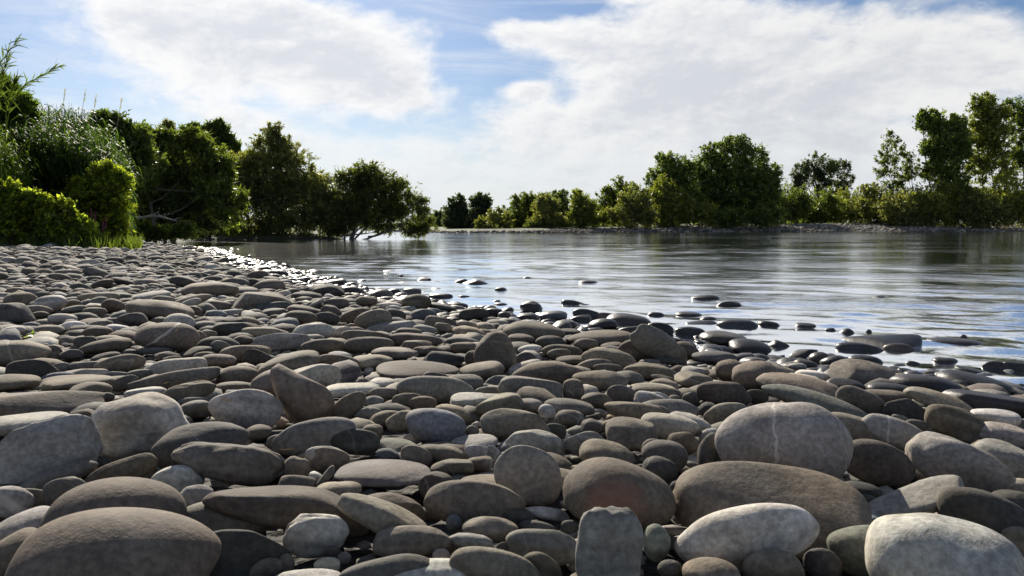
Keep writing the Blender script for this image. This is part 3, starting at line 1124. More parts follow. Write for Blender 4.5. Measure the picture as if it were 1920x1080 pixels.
def solve_stone(s, rng, bscale=1.0):
    W, H = (s.x1 - s.x0) / 2, (s.y1 - s.y0) / 2
    cx, cy = (s.x0 + s.x1) / 2, (s.y0 + s.y1) / 2
    if s.water:                      # only the part above the water was measured
        cy = s.y1 - H * .35
        H *= 1.35
    ct, st = math.cos(s.tilt) ** 2, math.sin(s.tilt) ** 2
    if getattr(s, 'direct', False) or abs(s.tilt) < .02:
        w_, h_ = W, H
    else:
        w2 = (W * W * ct - H * H * st) / (ct - st)
        h2 = (H * H * ct - W * W * st) / (ct - st)
        w_ = math.sqrt(max(w2, (W * .8) ** 2))
        h_ = math.sqrt(max(h2, (H * .42) ** 2))
    r = ray(cx, cy)
    th = -math.atan2(r.z, math.hypot(r.x, r.y))
    zc = .04
    D = 5.0
    for _ in range(40):
        D2 = (EYE.z - zc) / max(-r.z, 1e-3)
        D = .5 * D + .5 * D2
        p = EYE + r * D
        k = D / FPX
        a, Hh = w_ * k, h_ * k
        b = a * s.bratio
        if w_ < h_ * 1.2:
            b = Hh * .75
        b *= bscale
        c2 = Hh * Hh - (b * math.sin(th)) ** 2
        c = math.sqrt(max(c2, (Hh * .55) ** 2)) / math.cos(th)
        if c2 < (Hh * .55) ** 2:
            b = math.sqrt(max(Hh * Hh - (c * math.cos(th)) ** 2, 1e-8)) / max(math.sin(th), .03)
        cv = math.sqrt((a * math.sin(s.tilt)) ** 2 + (c * math.cos(s.tilt)) ** 2)
        g = ground1(p.x, p.y)
        base = -cv * .25 if s.water else g + cv * .86
        zc = base
    s.pos, s.a, s.b, s.c, s.cv, s.D = p, a, b, c, cv, D
    s.yaw = -math.atan2(p.x, p.y)


def overlap_fix(stones, rng):
    scale = [1.0] * len(stones)
    for it in range(4):
        for i, s in enumerate(stones):
            solve_stone(s, rng, scale[i])
        for i, s in enumerate(stones):
            for j in range(i + 1, len(stones)):
                t = stones[j]
                if abs(s.pos.y - t.pos.y) > s.b + t.b or abs(s.pos.x - t.pos.x) > (s.a + t.a) or abs(s.pos.z - t.pos.z) > s.cv + t.cv:
                    continue
                ux = (s.pos.x - t.pos.x) / (s.a + t.a)
                uz = (s.pos.z - t.pos.z) / (s.cv + t.cv)
                rem = 1 - ux * ux - uz * uz
                if rem <= .05:
                    continue
                need = math.sqrt(rem) * (s.b + t.b)
                have = abs(s.pos.y - t.pos.y)
                if have < need * .92:
                    f = max(have / need, .75)
                    scale[i] = max(scale[i] * f, .45)
                    scale[j] = max(scale[j] * f, .45)


stones = parse()
for i, s in enumerate(stones):
    s.rng = np.random.default_rng(1000 + i)
    s.bratio = s.rng.uniform(.62, .95)
overlap_fix(stones, RNG)
for s in stones:
    vis = max(0, min(s.x1, 1920) - max(s.x0, 0)) * max(0, min(s.y1, 1080) - max(s.y0, 0))
    s.area = vis
stones.sort(key=lambda s: -s.area)
print('STONES measured', len(stones), 'smallest individual', stones[min(299, len(stones) - 1)].area)


def shore_wet(x, y):
    """stones within reach of the river's splash are wet"""
    d = float(sdist(P1, np.array([x]), np.array([y]))[0])
    if y > 12: d += .22 * (y - 12)
    W = .45 + .55 * min(max((1.2 - x) / 1.2, 0), 1) + .10 * min(max(y - 8.5, 0), 12) + .15 * math.sin(x * 3 + y * 2)
    return min(max((W - d) / .4, 0), 1) * .85


def tint_of(col, rng):
    t = np.array(TINT[col])
    return t * .76 * np.array([1.0, 1.0, 1.0]) * rng.uniform(.70, 1.30) * (1 + rng.normal(size=3) * .018)


MATS = {'huge white-veined stone': M_VEIN, 'big round stone with a rusty patch': M_RUST, 'layered grey block': M_LAYER,
        'brown mound with a curved crack': M_VEIN2, 'pale stone with a thin white seam': M_VEIN3, 'thin-veined tan stone': M_VEIN3,
        'striped stone at the left edge': M_STRIPE, 'dark striped stone': M_LAYER}


def size_word(s):
    wpx = s.x1 - s.x0
    return 'large' if wpx > 120 else 'mid-sized' if wpx > 75 else 'small' if wpx > 42 else 'tiny'


def relation(s, l):
    """where s is, seen from landmark l, in the picture"""
    cx, cy = (s.x0 + s.x1) / 2, (s.y0 + s.y1) / 2
    lx, ly = (l.x0 + l.x1) / 2, (l.y0 + l.y1) / 2
    dx, dy = (cx - lx) / ((l.x1 - l.x0) / 2 + 10), (cy - ly) / ((l.y1 - l.y0) / 2 + 6)
    ang = math.degrees(math.atan2(-dy, dx)) % 360
    names = ['right of', 'behind and right of', 'behind', 'behind and left of', 'left of', 'in front and left of', 'in front of', 'in front and right of']
    return names[int(((ang + 22.5) % 360) // 45)]


ORD = ['', 'second', 'third', 'fourth', 'fifth', 'sixth', 'seventh', 'eighth', 'ninth', 'tenth', 'eleventh', 'twelfth']


def write_labels(ind):
    lms = [s for s in ind if s.key]
    cells = {}
    for s in ind:
        if s.key:
            continue
        cx, cy = (s.x0 + s.x1) / 2, (s.y0 + s.y1) / 2
        best = min(lms, key=lambda l: math.hypot(max(l.x0 - cx, 0, cx - l.x1), 1.8 * max(l.y0 - cy, 0, cy - l.y1)) + .15 * math.hypot(cx - (l.x0 + l.x1) / 2, cy - (l.y0 + l.y1) / 2))
        s.dist = math.hypot(cx - (best.x0 + best.x1) / 2, cy - (best.y0 + best.y1) / 2)
        cells.setdefault((best.key, relation(s, best)), []).append(s)
    for (key, rel), ss in cells.items():
        ss.sort(key=lambda q: q.dist)
        for r, s in enumerate(ss):
            base = f"{size_word(s)} {CWORD[s.col]} {SWORD[s.shape]} stone"
            s.label = (f"{base}, nearest one {rel} the {key}" if r == 0 and len(ss) > 1 else
                       f"{base} {rel} the {key}" if r == 0 else f"{base}, {ORD[r]} {rel} the {key}")
    seen = {}
    for s in ind:
        wds = s.label.split()
        if len(wds) > 16:
            s.label = s.label.replace('in front and', 'front').replace('behind and', 'behind')
        for wd in ('mid-sized ', 'large ', 'small ', 'tiny ', 'nearest one ', 'big ', 'round '):
            if len(s.label.split()) > 16:
                s.label = s.label.replace(wd, 'nearest ' if wd == 'nearest one ' else '', 1)
        if len(s.label.split()) > 16:
            print('LONG LABEL', s.label)
        if s.label in seen:
            print('DUP LABEL', s.label)
        seen[s.label] = 1


GROUP = 'rounded river stones of the shingle beach'
individual = stones[:300]
rest = stones[300:]
write_labels(individual)


def level_for(s):
    wpx = s.x1 - s.x0
    return 5 if wpx > 190 else 4 if wpx > 80 else 3


def rot_of(s):
    tip = s.rng.normal() * .06
    return Euler((tip, s.tilt, 0)).to_matrix().to_4x4()


def build_stone(s, level):
    v, f = stone_verts(level, s.a, s.b, s.c, s.shape, s.rng)
    if s.key and s.key == 'leaning wedge stone':
        x = v[:, 0] / s.a
        k = 1 + .42 * x
        v[:, 2] *= k; v[:, 1] *= k
    M = Matrix.Rotation(s.yaw, 4, 'Z') @ rot_of(s)
    return v, f, M


for s in individual:
    v, f, M = build_stone(s, level_for(s))
    o = mesh_obj('river_stone', v, f, MATS.get(s.key, M_STONE), tint=tint_of(s.col, s.rng))
    o.matrix_world = Matrix.Translation(s.pos) @ M
    sw = max(.8 if s.col == 'k' else 0, shore_wet(s.pos.x, s.pos.y) if s.y0 < 640 else 0)
    if sw > 0:
        wa = o.data.attributes.new('wet', 'FLOAT', 'POINT')
        wa.data.foreach_set('value', np.full(len(v), sw, dtype=np.float32))
    props(o, s.label, 'stone', GROUP)

# ---------------------------------------------------------------- all the smaller stones
acc_v, acc_f, acc_t, acc_w = [], [], [], []
vcount = 0


def add_filler(v, f, M, pos, tint):
    global vcount
    R = np.array(M.to_3x3())
    acc_v.append(v @ R.T + np.array(pos))
    acc_f.append(f + vcount)
    acc_t.append(np.repeat(np.asarray(tint)[None, :], len(v), 0))
    vcount += len(v)
    acc_w.append(np.full(len(v), shore_wet(pos[0], pos[1]), dtype=np.float32))


for s in rest:
    v, f, M = build_stone(s, 3)
    add_filler(v, f, M, s.pos, tint_of(s.col, s.rng) if s.col != 'k' else np.array(TINT['d']) * .9)

# variants reused for the small stones
VAR = {}
for lv in (1, 2, 3):
    VAR[lv] = []
    for q in range(14):
        r = np.random.default_rng(500 + q)
        v, f = stone_verts(lv, 1, 1, 1, 'oqffkzqofoqrqf'[q], r)
        VAR[lv].append(v)

cell = .25
grid = {}


def put(x, y, r):
    n = int(r / cell) + 1
    for i in range(int(math.floor((x - r) / cell)), int(math.floor((x + r) / cell)) + 1):
        for j in range(int(math.floor((y - r) / cell)), int(math.floor((y + r) / cell)) + 1):
            grid.setdefault((i, j), []).append((x, y, r))


def blocked(x, y, r, k=.92):
    for (px_, py_, pr) in grid.get((int(math.floor(x / cell)), int(math.floor(y / cell))), ()):
        dd = (pr + r) * k
        if (px_ - x) ** 2 + (py_ - y) ** 2 < dd * dd:
            return True
    return False


for s in stones:
    # footprint as a row of discs along the stone's length
    n = max(1, int(round(s.a / max(s.b, .01))))
    for q in range(n):
        t = 0 if n == 1 else (-1 + 2 * q / (n - 1)) * (1 - s.b / s.a) if s.a > s.b else 0
        ux, uy = math.cos(s.yaw), math.sin(s.yaw)
        put(s.pos.x + t * s.a * ux, s.pos.y + t * s.a * uy, min(s.b, s.a))

PAL = ['g'] * 8 + ['b'] * 5 + ['t'] * 3 + ['l'] * 4 + ['d'] * 5 + ['u'] * 2 + ['n', 'p']


def scatter(n, xr, yr, rmin, rmax, level, keep, k=.92, lift=.45, bias=2.0, below=-.03):
    xs_ = RNG.uniform(*xr, n); ys_ = RNG.uniform(*yr, n)
    ok = keep(xs_, ys_)
    xs_, ys_ = xs_[ok], ys_[ok]
    zs_ = ground(xs_, ys_)
    sel = (zs_ > below) & ~((ys_ > 24.5) & (xs_ < -11.5))
    xs_, ys_, zs_ = xs_[sel], ys_[sel], zs_[sel]
    rr = rmin + (rmax - rmin) * RNG.random(len(xs_)) ** bias
    order = np.argsort(-rr)
    cnt = 0
    for i in order:
        x, y, z, r = xs_[i], ys_[i], zs_[i], rr[i]
        if blocked(x, y, r * .8, k):
            continue
        put(x, y, r * .8)
        rs = RNG
        c = r * rs.uniform(.26, .54)
        b_ = r * rs.uniform(.6, .9)
        q = rs.integers(14)
        v = VAR[level][q] * np.array([r, b_, c])
        M = Matrix.Rotation(rs.uniform(0, 6.28), 4, 'Z') @ Euler((rs.normal() * .14, rs.normal() * .14, 0)).to_matrix().to_4x4()
        add_filler(v, ICO[level][1], M, (x, y, z + c * lift - (.020 if y < 11 else .010 if y < 14 else 0)), tint_of(PAL[rs.integers(len(PAL))], rs))
        cnt += 1
    return cnt


def in_view(margin):
    def k(x, y):
        return (y > .3) & (np.abs(x) < (y * .66 + margin))
    return k


tot_ = []
# mid distance and far part of the beach: bigger stones first
tot_.append(scatter(14000, (-17, 6), (7.5, 34), .075, .17, 2, in_view(1.0), lift=.5, bias=3.2, below=.02))
tot_.append(scatter(95000, (-17, 6), (5.5, 34), .032, .092, 2, in_view(1.0), k=.80, lift=.5, bias=1.8, below=-.012))
tot_.append(scatter(19000, (-7, 6.5), (1.5, 9), .035, .10, 2, in_view(1.8), k=.84, lift=.35, bias=1.8, below=-.0))
tot_.append(scatter(14000, (-5, 5.5), (.3, 5.5), .035, .075, 3, in_view(1.4), lift=.4, bias=1.6))
tot_.append(scatter(36000, (-5, 4.5), (.5, 7), .014, .036, 1, in_view(.6), k=.72, lift=.9, bias=1.2))
tot_.append(scatter(700, (-12, 6), (3, 30), .05, .12, 3, in_view(1.0), lift=.3, bias=1.3, below=-.05))
print('SCATTER', tot_, 'filler verts', vcount)
fo = mesh_obj('river_stones', np.concatenate(acc_v), np.concatenate(acc_f), M_STONE, tint=np.concatenate(acc_t))
wa = fo.data.attributes.new('wet', 'FLOAT', 'POINT'); wa.data.foreach_set('value', np.concatenate(acc_w))
props(fo, 'countless smaller grey and brown pebbles filling the beach between the larger stones', 'pebbles', kind='stuff')

# gravel on the bar of the far bank
n = 60000
gxs = RNG.uniform(-12, 130, n); gys = RNG.uniform(88, 150, n)
dd2 = sdist(P2, gxs, gys)
lim = 1.2 + 9 * np.clip((gxs - 0) / 40, 0, 1)
sel = (dd2 > -.4) & (dd2 < lim) & (np.abs(gxs) < gys * .68)
gxs, gys = gxs[sel][:9000], gys[sel][:9000]
gzs = ground(gxs, gys)
bv, bf = ICO[1]
n = len(gxs)
rr = RNG.uniform(.12, .34, n)
ang = RNG.uniform(0, 6.28, n)
sx, sy, sz = rr, rr * RNG.uniform(.6, .95, n), rr * RNG.uniform(.35, .7, n)
px_ = bv[None, :, 0] * sx[:, None]; py_ = bv[None, :, 1] * sy[:, None]; pz_ = bv[None, :, 2] * sz[:, None]
VX = px_ * np.cos(ang)[:, None] - py_ * np.sin(ang)[:, None] + gxs[:, None]
VY = px_ * np.sin(ang)[:, None] + py_ * np.cos(ang)[:, None] + gys[:, None]
VZ = pz_ + (gzs + sz * .3)[:, None]
V = np.stack([VX, VY, VZ], 2).reshape(-1, 3)
F = (bf[None] + (np.arange(n) * len(bv))[:, None, None]).reshape(-1, 3)
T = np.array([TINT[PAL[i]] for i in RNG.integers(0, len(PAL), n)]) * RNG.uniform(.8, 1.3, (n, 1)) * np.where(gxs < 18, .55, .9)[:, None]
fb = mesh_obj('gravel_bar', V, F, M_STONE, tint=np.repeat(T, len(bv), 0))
props(fb, 'pale gravel bar along the far bank of the river', 'gravel', kind='stuff')

# ---------------------------------------------------------------- plants
def empty(name, loc):
    o = bpy.data.objects.new(name, None)
    o.empty_display_size = .3
    C.objects.link(o)
    o.location = loc
    return o


def unit(v):
    return v / np.maximum(np.linalg.norm(v, axis=-1, keepdims=True), 1e-9)


def leaf_quads(base, direc, side, ln, wd, bend=0.0, tri=False):
    """kite-shaped leaves: base point, tip direction, side direction; arrays"""
    n = len(base)
    tip = base + direc * ln[:, None]
    mid = base + direc * (ln * .42)[:, None]
    nrm = np.cross(direc, side)
    mid = mid + nrm * (ln * bend)[:, None]
    if tri:                 # far away leaves are single triangles
        V = np.stack([base + side * (wd * .55)[:, None] + nrm * (ln * bend)[:, None], base - side * (wd * .75)[:, None], tip], 1).reshape(-1, 3)
        return V, np.arange(n * 3).reshape(-1, 3)
    V = np.stack([base, mid + side * (wd * .5)[:, None], tip, mid - side * (wd * .5)[:, None]], 1).reshape(-1, 3)
    F = (np.array([[0, 1, 2, 3]])[None] + (np.arange(n) * 4)[:, None, None]).reshape(-1, 4)
    return V, F


def tube(points, radii, sides=6):
    P = [Vector(p) for p in points]
    V, F = [], []
    for i, p in enumerate(P):
        d = (P[min(i + 1, len(P) - 1)] - P[max(i - 1, 0)]).normalized()
        u = d.orthogonal().normalized(); v = d.cross(u)
        for k in range(sides):
            a = 2 * math.pi * k / sides
            V.append((p + (u * math.cos(a) + v * math.sin(a)) * radii[i])[:])
    for i in range(len(P) - 1):
        for k in range(sides):
            a, b = i * sides + k, i * sides + (k + 1) % sides
            F.append((a, b, b + sides, a + sides))
    return V, F


def limb_path(a, b, rng, wob=.06, n=6, sag=0.0):
    a, b = np.array(a), np.array(b)
    L = np.linalg.norm(b - a)
    pts = []
    off = rng.normal(size=3) * L * wob
    off2 = rng.normal(size=3) * L * wob * .4
    for i in range(n):
        t = i / (n - 1)
        p = a + (b - a) * t + off * math.sin(math.pi * t) + off2 * math.sin(2.3 * math.pi * t)
        p[2] += (t - t * t) * 4 * L * sag
        pts.append(tuple(p))
    return pts


def crown_mesh(lobes, depth, rng, n_leaf, ln, wd, tintA, tintB, droop=.2, shell=.45, twig=.35, per=9, up=.35, floor=None, sprays=0, sparkle=0):
    """lobes in photo pixels at the given distance -> leafy twigs filling real ellipsoids"""
    # ragged outline: smaller leafy bulges grow out of each main mass
    lr = np.random.default_rng(int(abs(lobes[0][0] * 7 + lobes[0][1] * 13)) + 5)
    more = []
    for (cx, cy, rx, ry) in lobes:
        for _ in range(6):
            a = lr.uniform(0, 6.283)
            q = lr.uniform(.62, .98)
            s_ = lr.uniform(.24, .46)
            more.append((cx + math.cos(a) * rx * q, cy + math.sin(a) * ry * q, rx * s_ * lr.uniform(.7, 1.1), ry * s_ * lr.uniform(.8, 1.5)))
    lobes = [(cx, cy, rx * .86, ry * .86) for cx, cy, rx, ry in lobes] + more
    areas = np.array([rx * ry for _, _, rx, ry in lobes], float)
    pr = areas / areas.sum()
    nt = max(4, n_leaf // per)
    which = rng.choice(len(lobes), nt, p=pr)
    cen = np.array([pt(cx, cy, depth)[:] for cx, cy, rx, ry in lobes])
    k = depth / FPX
    rad = np.array([(rx * k, min(rx, ry * 1.3) * k * .9, ry * k) for _, _, rx, ry in lobes])
    u = unit(rng.normal(size=(nt, 3)))
    r = rng.random(nt) ** shell
    # lumpy outline: the crown's radius changes with direction
    lump = 1 + .22 * np.sin(u[:, 0] * 5 + which * 1.7) * np.sin(u[:, 2] * 6 + which) + .10 * np.sin(u[:, 0] * 13 + u[:, 2] * 11 + which) + (.17 if depth < 60 else .13) * rng.normal(size=nt)
    pos = cen[which] + u * rad[which] * (r * lump)[:, None]
    out = unit(u * rad[which])
    td = unit(out * .8 + rng.normal(size=(nt, 3)) * .5 + np.array([0, 0, up]))
    R = rad[which].min(axis=1)
    L = np.clip(R * twig, .15 * ln * 4, 1e9) * rng.uniform(.5, 1.5, nt)
    t = rng.random((nt, per))
    lpos = pos[:, None, :] + td[:, None, :] * (t * L[:, None])[:, :, None]
    lpos[:, :, 2] -= droop * (t ** 2) * L[:, None] * .6
    lpos += rng.normal(size=lpos.shape) * (ln * .35)
    ld = unit(td[:, None, :] * .7 + rng.normal(size=(nt, per, 3)) * .75 - np.array([0, 0, droop]))
    lpos = lpos.reshape(-1, 3); ld = ld.reshape(-1, 3)
    sd = unit(np.cross(ld, rng.normal(size=ld.shape)))
    n = len(lpos)
    tt = rng.random(nt) ** 1.2
    if sprays:
        # loose sprays sticking out of the outline
        ns = sprays
        wl = rng.choice(len(lobes), ns, p=pr)
        us = unit(rng.normal(size=(ns, 3)) * np.array([1, .7, 1]) + np.array([0, -.1, .55]))
        sp0 = cen[wl] + us * rad[wl] * .9
        sdv = unit(us * .7 + rng.normal(size=(ns, 3)) * .35 + np.array([0, 0, .35]))
        SL = rad[wl].min(axis=1) * rng.uniform(.25, .75, ns)
        m = 26
        t2 = rng.random((ns, m))
        sp = sp0[:, None, :] + sdv[:, None, :] * (t2 * SL[:, None])[:, :, None]
        sp[:, :, 2] -= droop * t2 ** 2 * SL[:, None] * .5
        sp += rng.normal(size=sp.shape) * (ln * .30) * (1.3 - t2)[:, :, None]
        sl = unit(sdv[:, None, :] * .8 + rng.normal(size=sp.shape) * .6)
        sp = sp.reshape(-1, 3); sl = sl.reshape(-1, 3)
        lpos = np.concatenate([lpos, sp]); ld = np.concatenate([ld, sl])
        sd = np.concatenate([sd, unit(np.cross(sl, rng.normal(size=sl.shape)))])
        extra = ns * m
    # twigs of one lobe share a hue a little
    lobe_t = rng.random(len(lobes))
    tt = np.clip(.65 * tt + .35 * lobe_t[which], 0, 1)
    tint = np.array(tintA)[None] * (1 - tt[:, None]) + np.array(tintB)[None] * tt[:, None]
    tint = np.repeat(tint, per, 0) * rng.uniform(.8, 1.2, (n, 1))
    if sprays:
        tint = np.concatenate([tint, np.array(tintB)[None] * rng.uniform(.6, 1.1, (extra, 1))])
        n += extra
    if sparkle:                # random leaves tinted paler, backlit specks put into the colour
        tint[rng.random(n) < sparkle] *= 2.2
    if floor is not None:
        ok = lpos[:, 2] > floor
        lpos, ld, sd, tint = lpos[ok], ld[ok], sd[ok], tint[ok]
        n = len(lpos)
    V, F = leaf_quads(lpos, ld, sd, ln * rng.uniform(.7, 1.3, n), wd * rng.uniform(.7, 1.3, n), .08, tri=depth > 24)
    return V, F, np.repeat(tint, 3 if depth > 24 else 4, 0), cen, rad


DG = ((.034, .054, .016), (.088, .118, .032))          # dark green
MG = ((.040, .060, .016), (.095, .120, .032))          # mid green
YG = ((.055, .075, .018), (.130, .145, .036))          # yellow green
OG = ((.056, .070, .026), (.130, .138, .055))          # olive / silvery willow
BG = ((.030, .042, .030), (.060, .078, .050))          # far, bluish: distance haze put into the leaf tint


def plant(name, label, cat, lobes, depth, base_px, n_leaf, ln, wd, tints, seed, mat=None, trunks=None, group=None,
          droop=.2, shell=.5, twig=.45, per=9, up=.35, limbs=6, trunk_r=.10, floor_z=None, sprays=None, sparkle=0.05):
    rng = np.random.default_rng(seed)
    b = pt(base_px, 430, depth)
    gz = max(ground1(b.x, b.y), -.15)
    root = empty(name, (b.x, b.y, gz))
    props(root, label, cat, group)
    V, F, T, cen, rad = crown_mesh(lobes, depth, rng, n_leaf, ln, wd, tints[0], tints[1], droop, shell, twig, per, up,
                                   gz + .02 if floor_z is None else floor_z,
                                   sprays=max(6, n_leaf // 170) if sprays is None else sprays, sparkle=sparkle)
    off = np.array([b.x, b.y, gz])
    mesh_obj('crown', V - off, F, mat or M_LEAF, parent=root, tint=T, smooth=False)
    # trunk up to the middle of the crown, limbs to the lobes
    starts = trunks or [(base_px, 0)]
    order = list(np.argsort(cen[:, 2]))
    tops = []
    for q, (bx, lean) in enumerate(starts):
        b0 = pt(bx, 430, depth)
        g0 = max(ground1(b0.x, b0.y), -.2)
        tgt = cen[order[-1 - (q % len(order))]].copy() if lean == 0 else np.array(pt(lean[0], lean[1], depth)[:])
        pth = limb_path((b0.x, b0.y, g0 - .1), tgt, rng, .05, 9)
        rr = [trunk_r * (1 - .75 * i / 8) for i in range(9)]
        v, f = tube(pth, rr, 7)
        mesh_obj('trunk', np.array(v) - off, f, M_BARK, parent=root)
        tops.append(pth)
    for q in range(limbs):
        pth0 = tops[q % len(tops)]
        s = pth0[2 + (q * 2) % 5]
        li = q % len(cen)
        e = cen[li] + rad[li] * unit(rng.normal(size=3)[None])[0] * .85
        pth = limb_path(s, e, rng, .07, 7, .03)
        v, f = tube(pth, [trunk_r * .42 * (1 - .8 * i / 6) for i in range(7)], 5)
        mesh_obj('limb', np.array(v) - off, f, M_BARK, parent=root)
    return root


# ---- far bank, from the left end of the bar to the right edge of the picture
FAR = 'trees and bushes along the far bank'
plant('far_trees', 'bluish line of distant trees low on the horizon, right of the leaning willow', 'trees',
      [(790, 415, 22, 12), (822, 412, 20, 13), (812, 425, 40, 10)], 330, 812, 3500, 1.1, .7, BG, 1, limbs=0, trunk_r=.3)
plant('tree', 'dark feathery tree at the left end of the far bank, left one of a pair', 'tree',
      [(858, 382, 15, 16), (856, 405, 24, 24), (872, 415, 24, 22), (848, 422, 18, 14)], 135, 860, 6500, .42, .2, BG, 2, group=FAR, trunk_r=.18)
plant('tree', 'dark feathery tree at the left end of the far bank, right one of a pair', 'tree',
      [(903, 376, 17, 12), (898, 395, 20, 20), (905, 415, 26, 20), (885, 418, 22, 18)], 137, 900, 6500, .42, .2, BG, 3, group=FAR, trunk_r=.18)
plant('bush', 'small olive bush at the water side in front of two dark trees', 'bush',
      [(922, 418, 24, 20), (940, 412, 18, 20), (908, 426, 18, 11)], 108, 922, 4500, .28, .13, OG, 4, group=FAR, limbs=3)
plant('bush', 'low dark bush between the small olive bush and the round green trees', 'bush',
      [(955, 410, 22, 22), (950, 424, 26, 13), (975, 405, 20, 22)], 118, 955, 4200, .32, .15, DG, 5, group=FAR, limbs=2)
plant('tree', 'green bushy tree at the left start of the unbroken far thicket', 'tree',
      [(985, 388, 22, 24), (1010, 385, 22, 24), (992, 412, 38, 24), (968, 418, 22, 16)], 112, 992, 9000, .32, .15, MG, 6, group=FAR)
plant('bush', 'silvery olive bush bulging toward the water below the green bushy tree', 'bush',
      [(1022, 402, 26, 30), (1008, 420, 24, 14), (1040, 418, 22, 16)], 106, 1022, 7000, .3, .13, OG, 7, group=FAR)
plant('tree', 'dark green tree with a pointed top left of the pale round bush', 'tree',
      [(1048, 385, 18, 24), (1042, 410, 26, 22), (1062, 415, 18, 18)], 114, 1046, 6500, .32, .15, DG, 8, group=FAR)
plant('bush', 'yellow-green round bush in the middle of the far thicket by the gravel', 'bush',
      [(1092, 388, 22, 24), (1088, 412, 26, 20), (1108, 415, 26, 18)], 105, 1092, 8000, .3, .14, YG, 9, group=FAR)
plant('tree', 'broad mid green tree behind the yellow-green round bush', 'tree',
      [(1090, 372, 16, 12), (1140, 375, 22, 22), (1165, 362, 26, 20), (1180, 378, 30, 24), (1135, 405, 36, 26)], 118, 1145, 10000, .34, .16, MG, 10, group=FAR)
plant('bush', 'tall olive bush sprinkled with light leaves in front of the rising thicket', 'bush',
      [(1188, 375, 26, 30), (1180, 405, 36, 22), (1205, 395, 24, 30)], 106, 1188, 10000, .3, .13, OG, 11, group=FAR)
plant('tree', 'dark rounded tree with sky gaps at the top, left of the tallest dome', 'tree',
      [(1262, 318, 36, 28), (1240, 345, 30, 28), (1282, 340, 28, 34), (1265, 375, 44, 34), (1235, 400, 36, 24)], 112, 1262, 18000, .36, .16, DG, 12, group=FAR, shell=.6, trunk_r=.2)
plant('bush', 'yellowish green bush below the dark rounded tree', 'bush',
      [(1245, 368, 26, 34), (1262, 400, 40, 24), (1300, 400, 32, 24)], 108, 1255, 10000, .32, .14, YG, 13, group=FAR, shell=.5)
plant('tree', 'largest domed dark tree of the far bank, thin sprays above its top', 'tree',
      [(1365, 300, 40, 32), (1385, 278, 22, 18), (1335, 320, 34, 34), (1410, 315, 34, 40), (1370, 350, 70, 46), (1430, 360, 34, 48), (1330, 380, 46, 42), (1400, 392, 62, 30), (1448, 340, 18, 30)],
      115, 1378, 42000, .38, .17, DG, 14, group=FAR, trunk_r=.25, shell=.5)
plant('bush', 'dark bush at the foot of the largest domed tree', 'bush',
      [(1320, 405, 40, 16), (1380, 408, 50, 14), (1440, 405, 30, 16)], 109, 1370, 9000, .32, .15, DG, 15, group=FAR, limbs=2)
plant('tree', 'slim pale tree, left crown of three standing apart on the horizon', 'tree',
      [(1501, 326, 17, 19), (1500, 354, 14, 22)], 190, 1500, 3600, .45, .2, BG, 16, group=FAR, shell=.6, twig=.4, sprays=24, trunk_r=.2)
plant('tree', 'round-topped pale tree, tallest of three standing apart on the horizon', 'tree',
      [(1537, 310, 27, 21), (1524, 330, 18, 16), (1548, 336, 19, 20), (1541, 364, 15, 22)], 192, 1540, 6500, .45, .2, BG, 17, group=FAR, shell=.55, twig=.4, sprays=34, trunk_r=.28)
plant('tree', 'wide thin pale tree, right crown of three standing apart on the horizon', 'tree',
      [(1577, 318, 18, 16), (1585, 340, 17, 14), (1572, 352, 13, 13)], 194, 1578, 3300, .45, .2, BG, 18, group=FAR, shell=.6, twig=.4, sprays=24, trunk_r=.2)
plant('tree', 'sparse see-through young poplar leaning left, right of three pale trees', 'tree',
      [(1668, 265, 16, 18), (1660, 300, 20, 16), (1695, 290, 16, 18), (1710, 320, 18, 22), (1680, 330, 30, 20), (1648, 320, 16, 6), (1690, 365, 26, 24)],
      125, 1698, 4200, .36, .17, MG, 19, trunks=[(1690, 0), (1702, (1660, 275)), (1710, (1705, 300)), (1695, (1640, 318))], group=FAR, shell=.9, limbs=12, trunk_r=.09)
plant('tree', 'dark broad-leaved tree with an overhanging top left of the tall poplars', 'tree',
      [(1745, 228, 24, 18), (1780, 240, 30, 24), (1762, 270, 34, 24), (1795, 290, 24, 30), (1760, 318, 30, 18), (1785, 340, 26, 26)],
      121, 1785, 15000, .42, .24, DG, 20, trunks=[(1780, 0), (1795, (1770, 260))], group=FAR, shell=.55, limbs=8, trunk_r=.15)
plant('tree', 'tall olive poplar reaching highest against the sky near the right edge', 'tree',
      [(1848, 210, 34, 24), (1870, 225, 28, 24), (1850, 250, 44, 26), (1862, 290, 36, 30), (1835, 320, 24, 24), (1885, 330, 22, 22)],
      123, 1875, 15000, .38, .19, YG, 21, trunks=[(1870, (1850, 215)), (1855, (1830, 260)), (1885, (1880, 230)), (1895, (1870, 250))], group=FAR, shell=.75, limbs=10, trunk_r=.11)
plant('tree', 'tall dark poplar cut by the right edge of the picture', 'tree',
      [(1912, 205, 24, 22), (1918, 240, 28, 28), (1905, 285, 18, 26), (1930, 300, 30, 30), (1945, 250, 26, 50)],
      126, 1918, 11000, .38, .19, DG, 22, trunks=[(1915, (1912, 215)), (1935, (1940, 250))], group=FAR, shell=.65, limbs=8, trunk_r=.12)
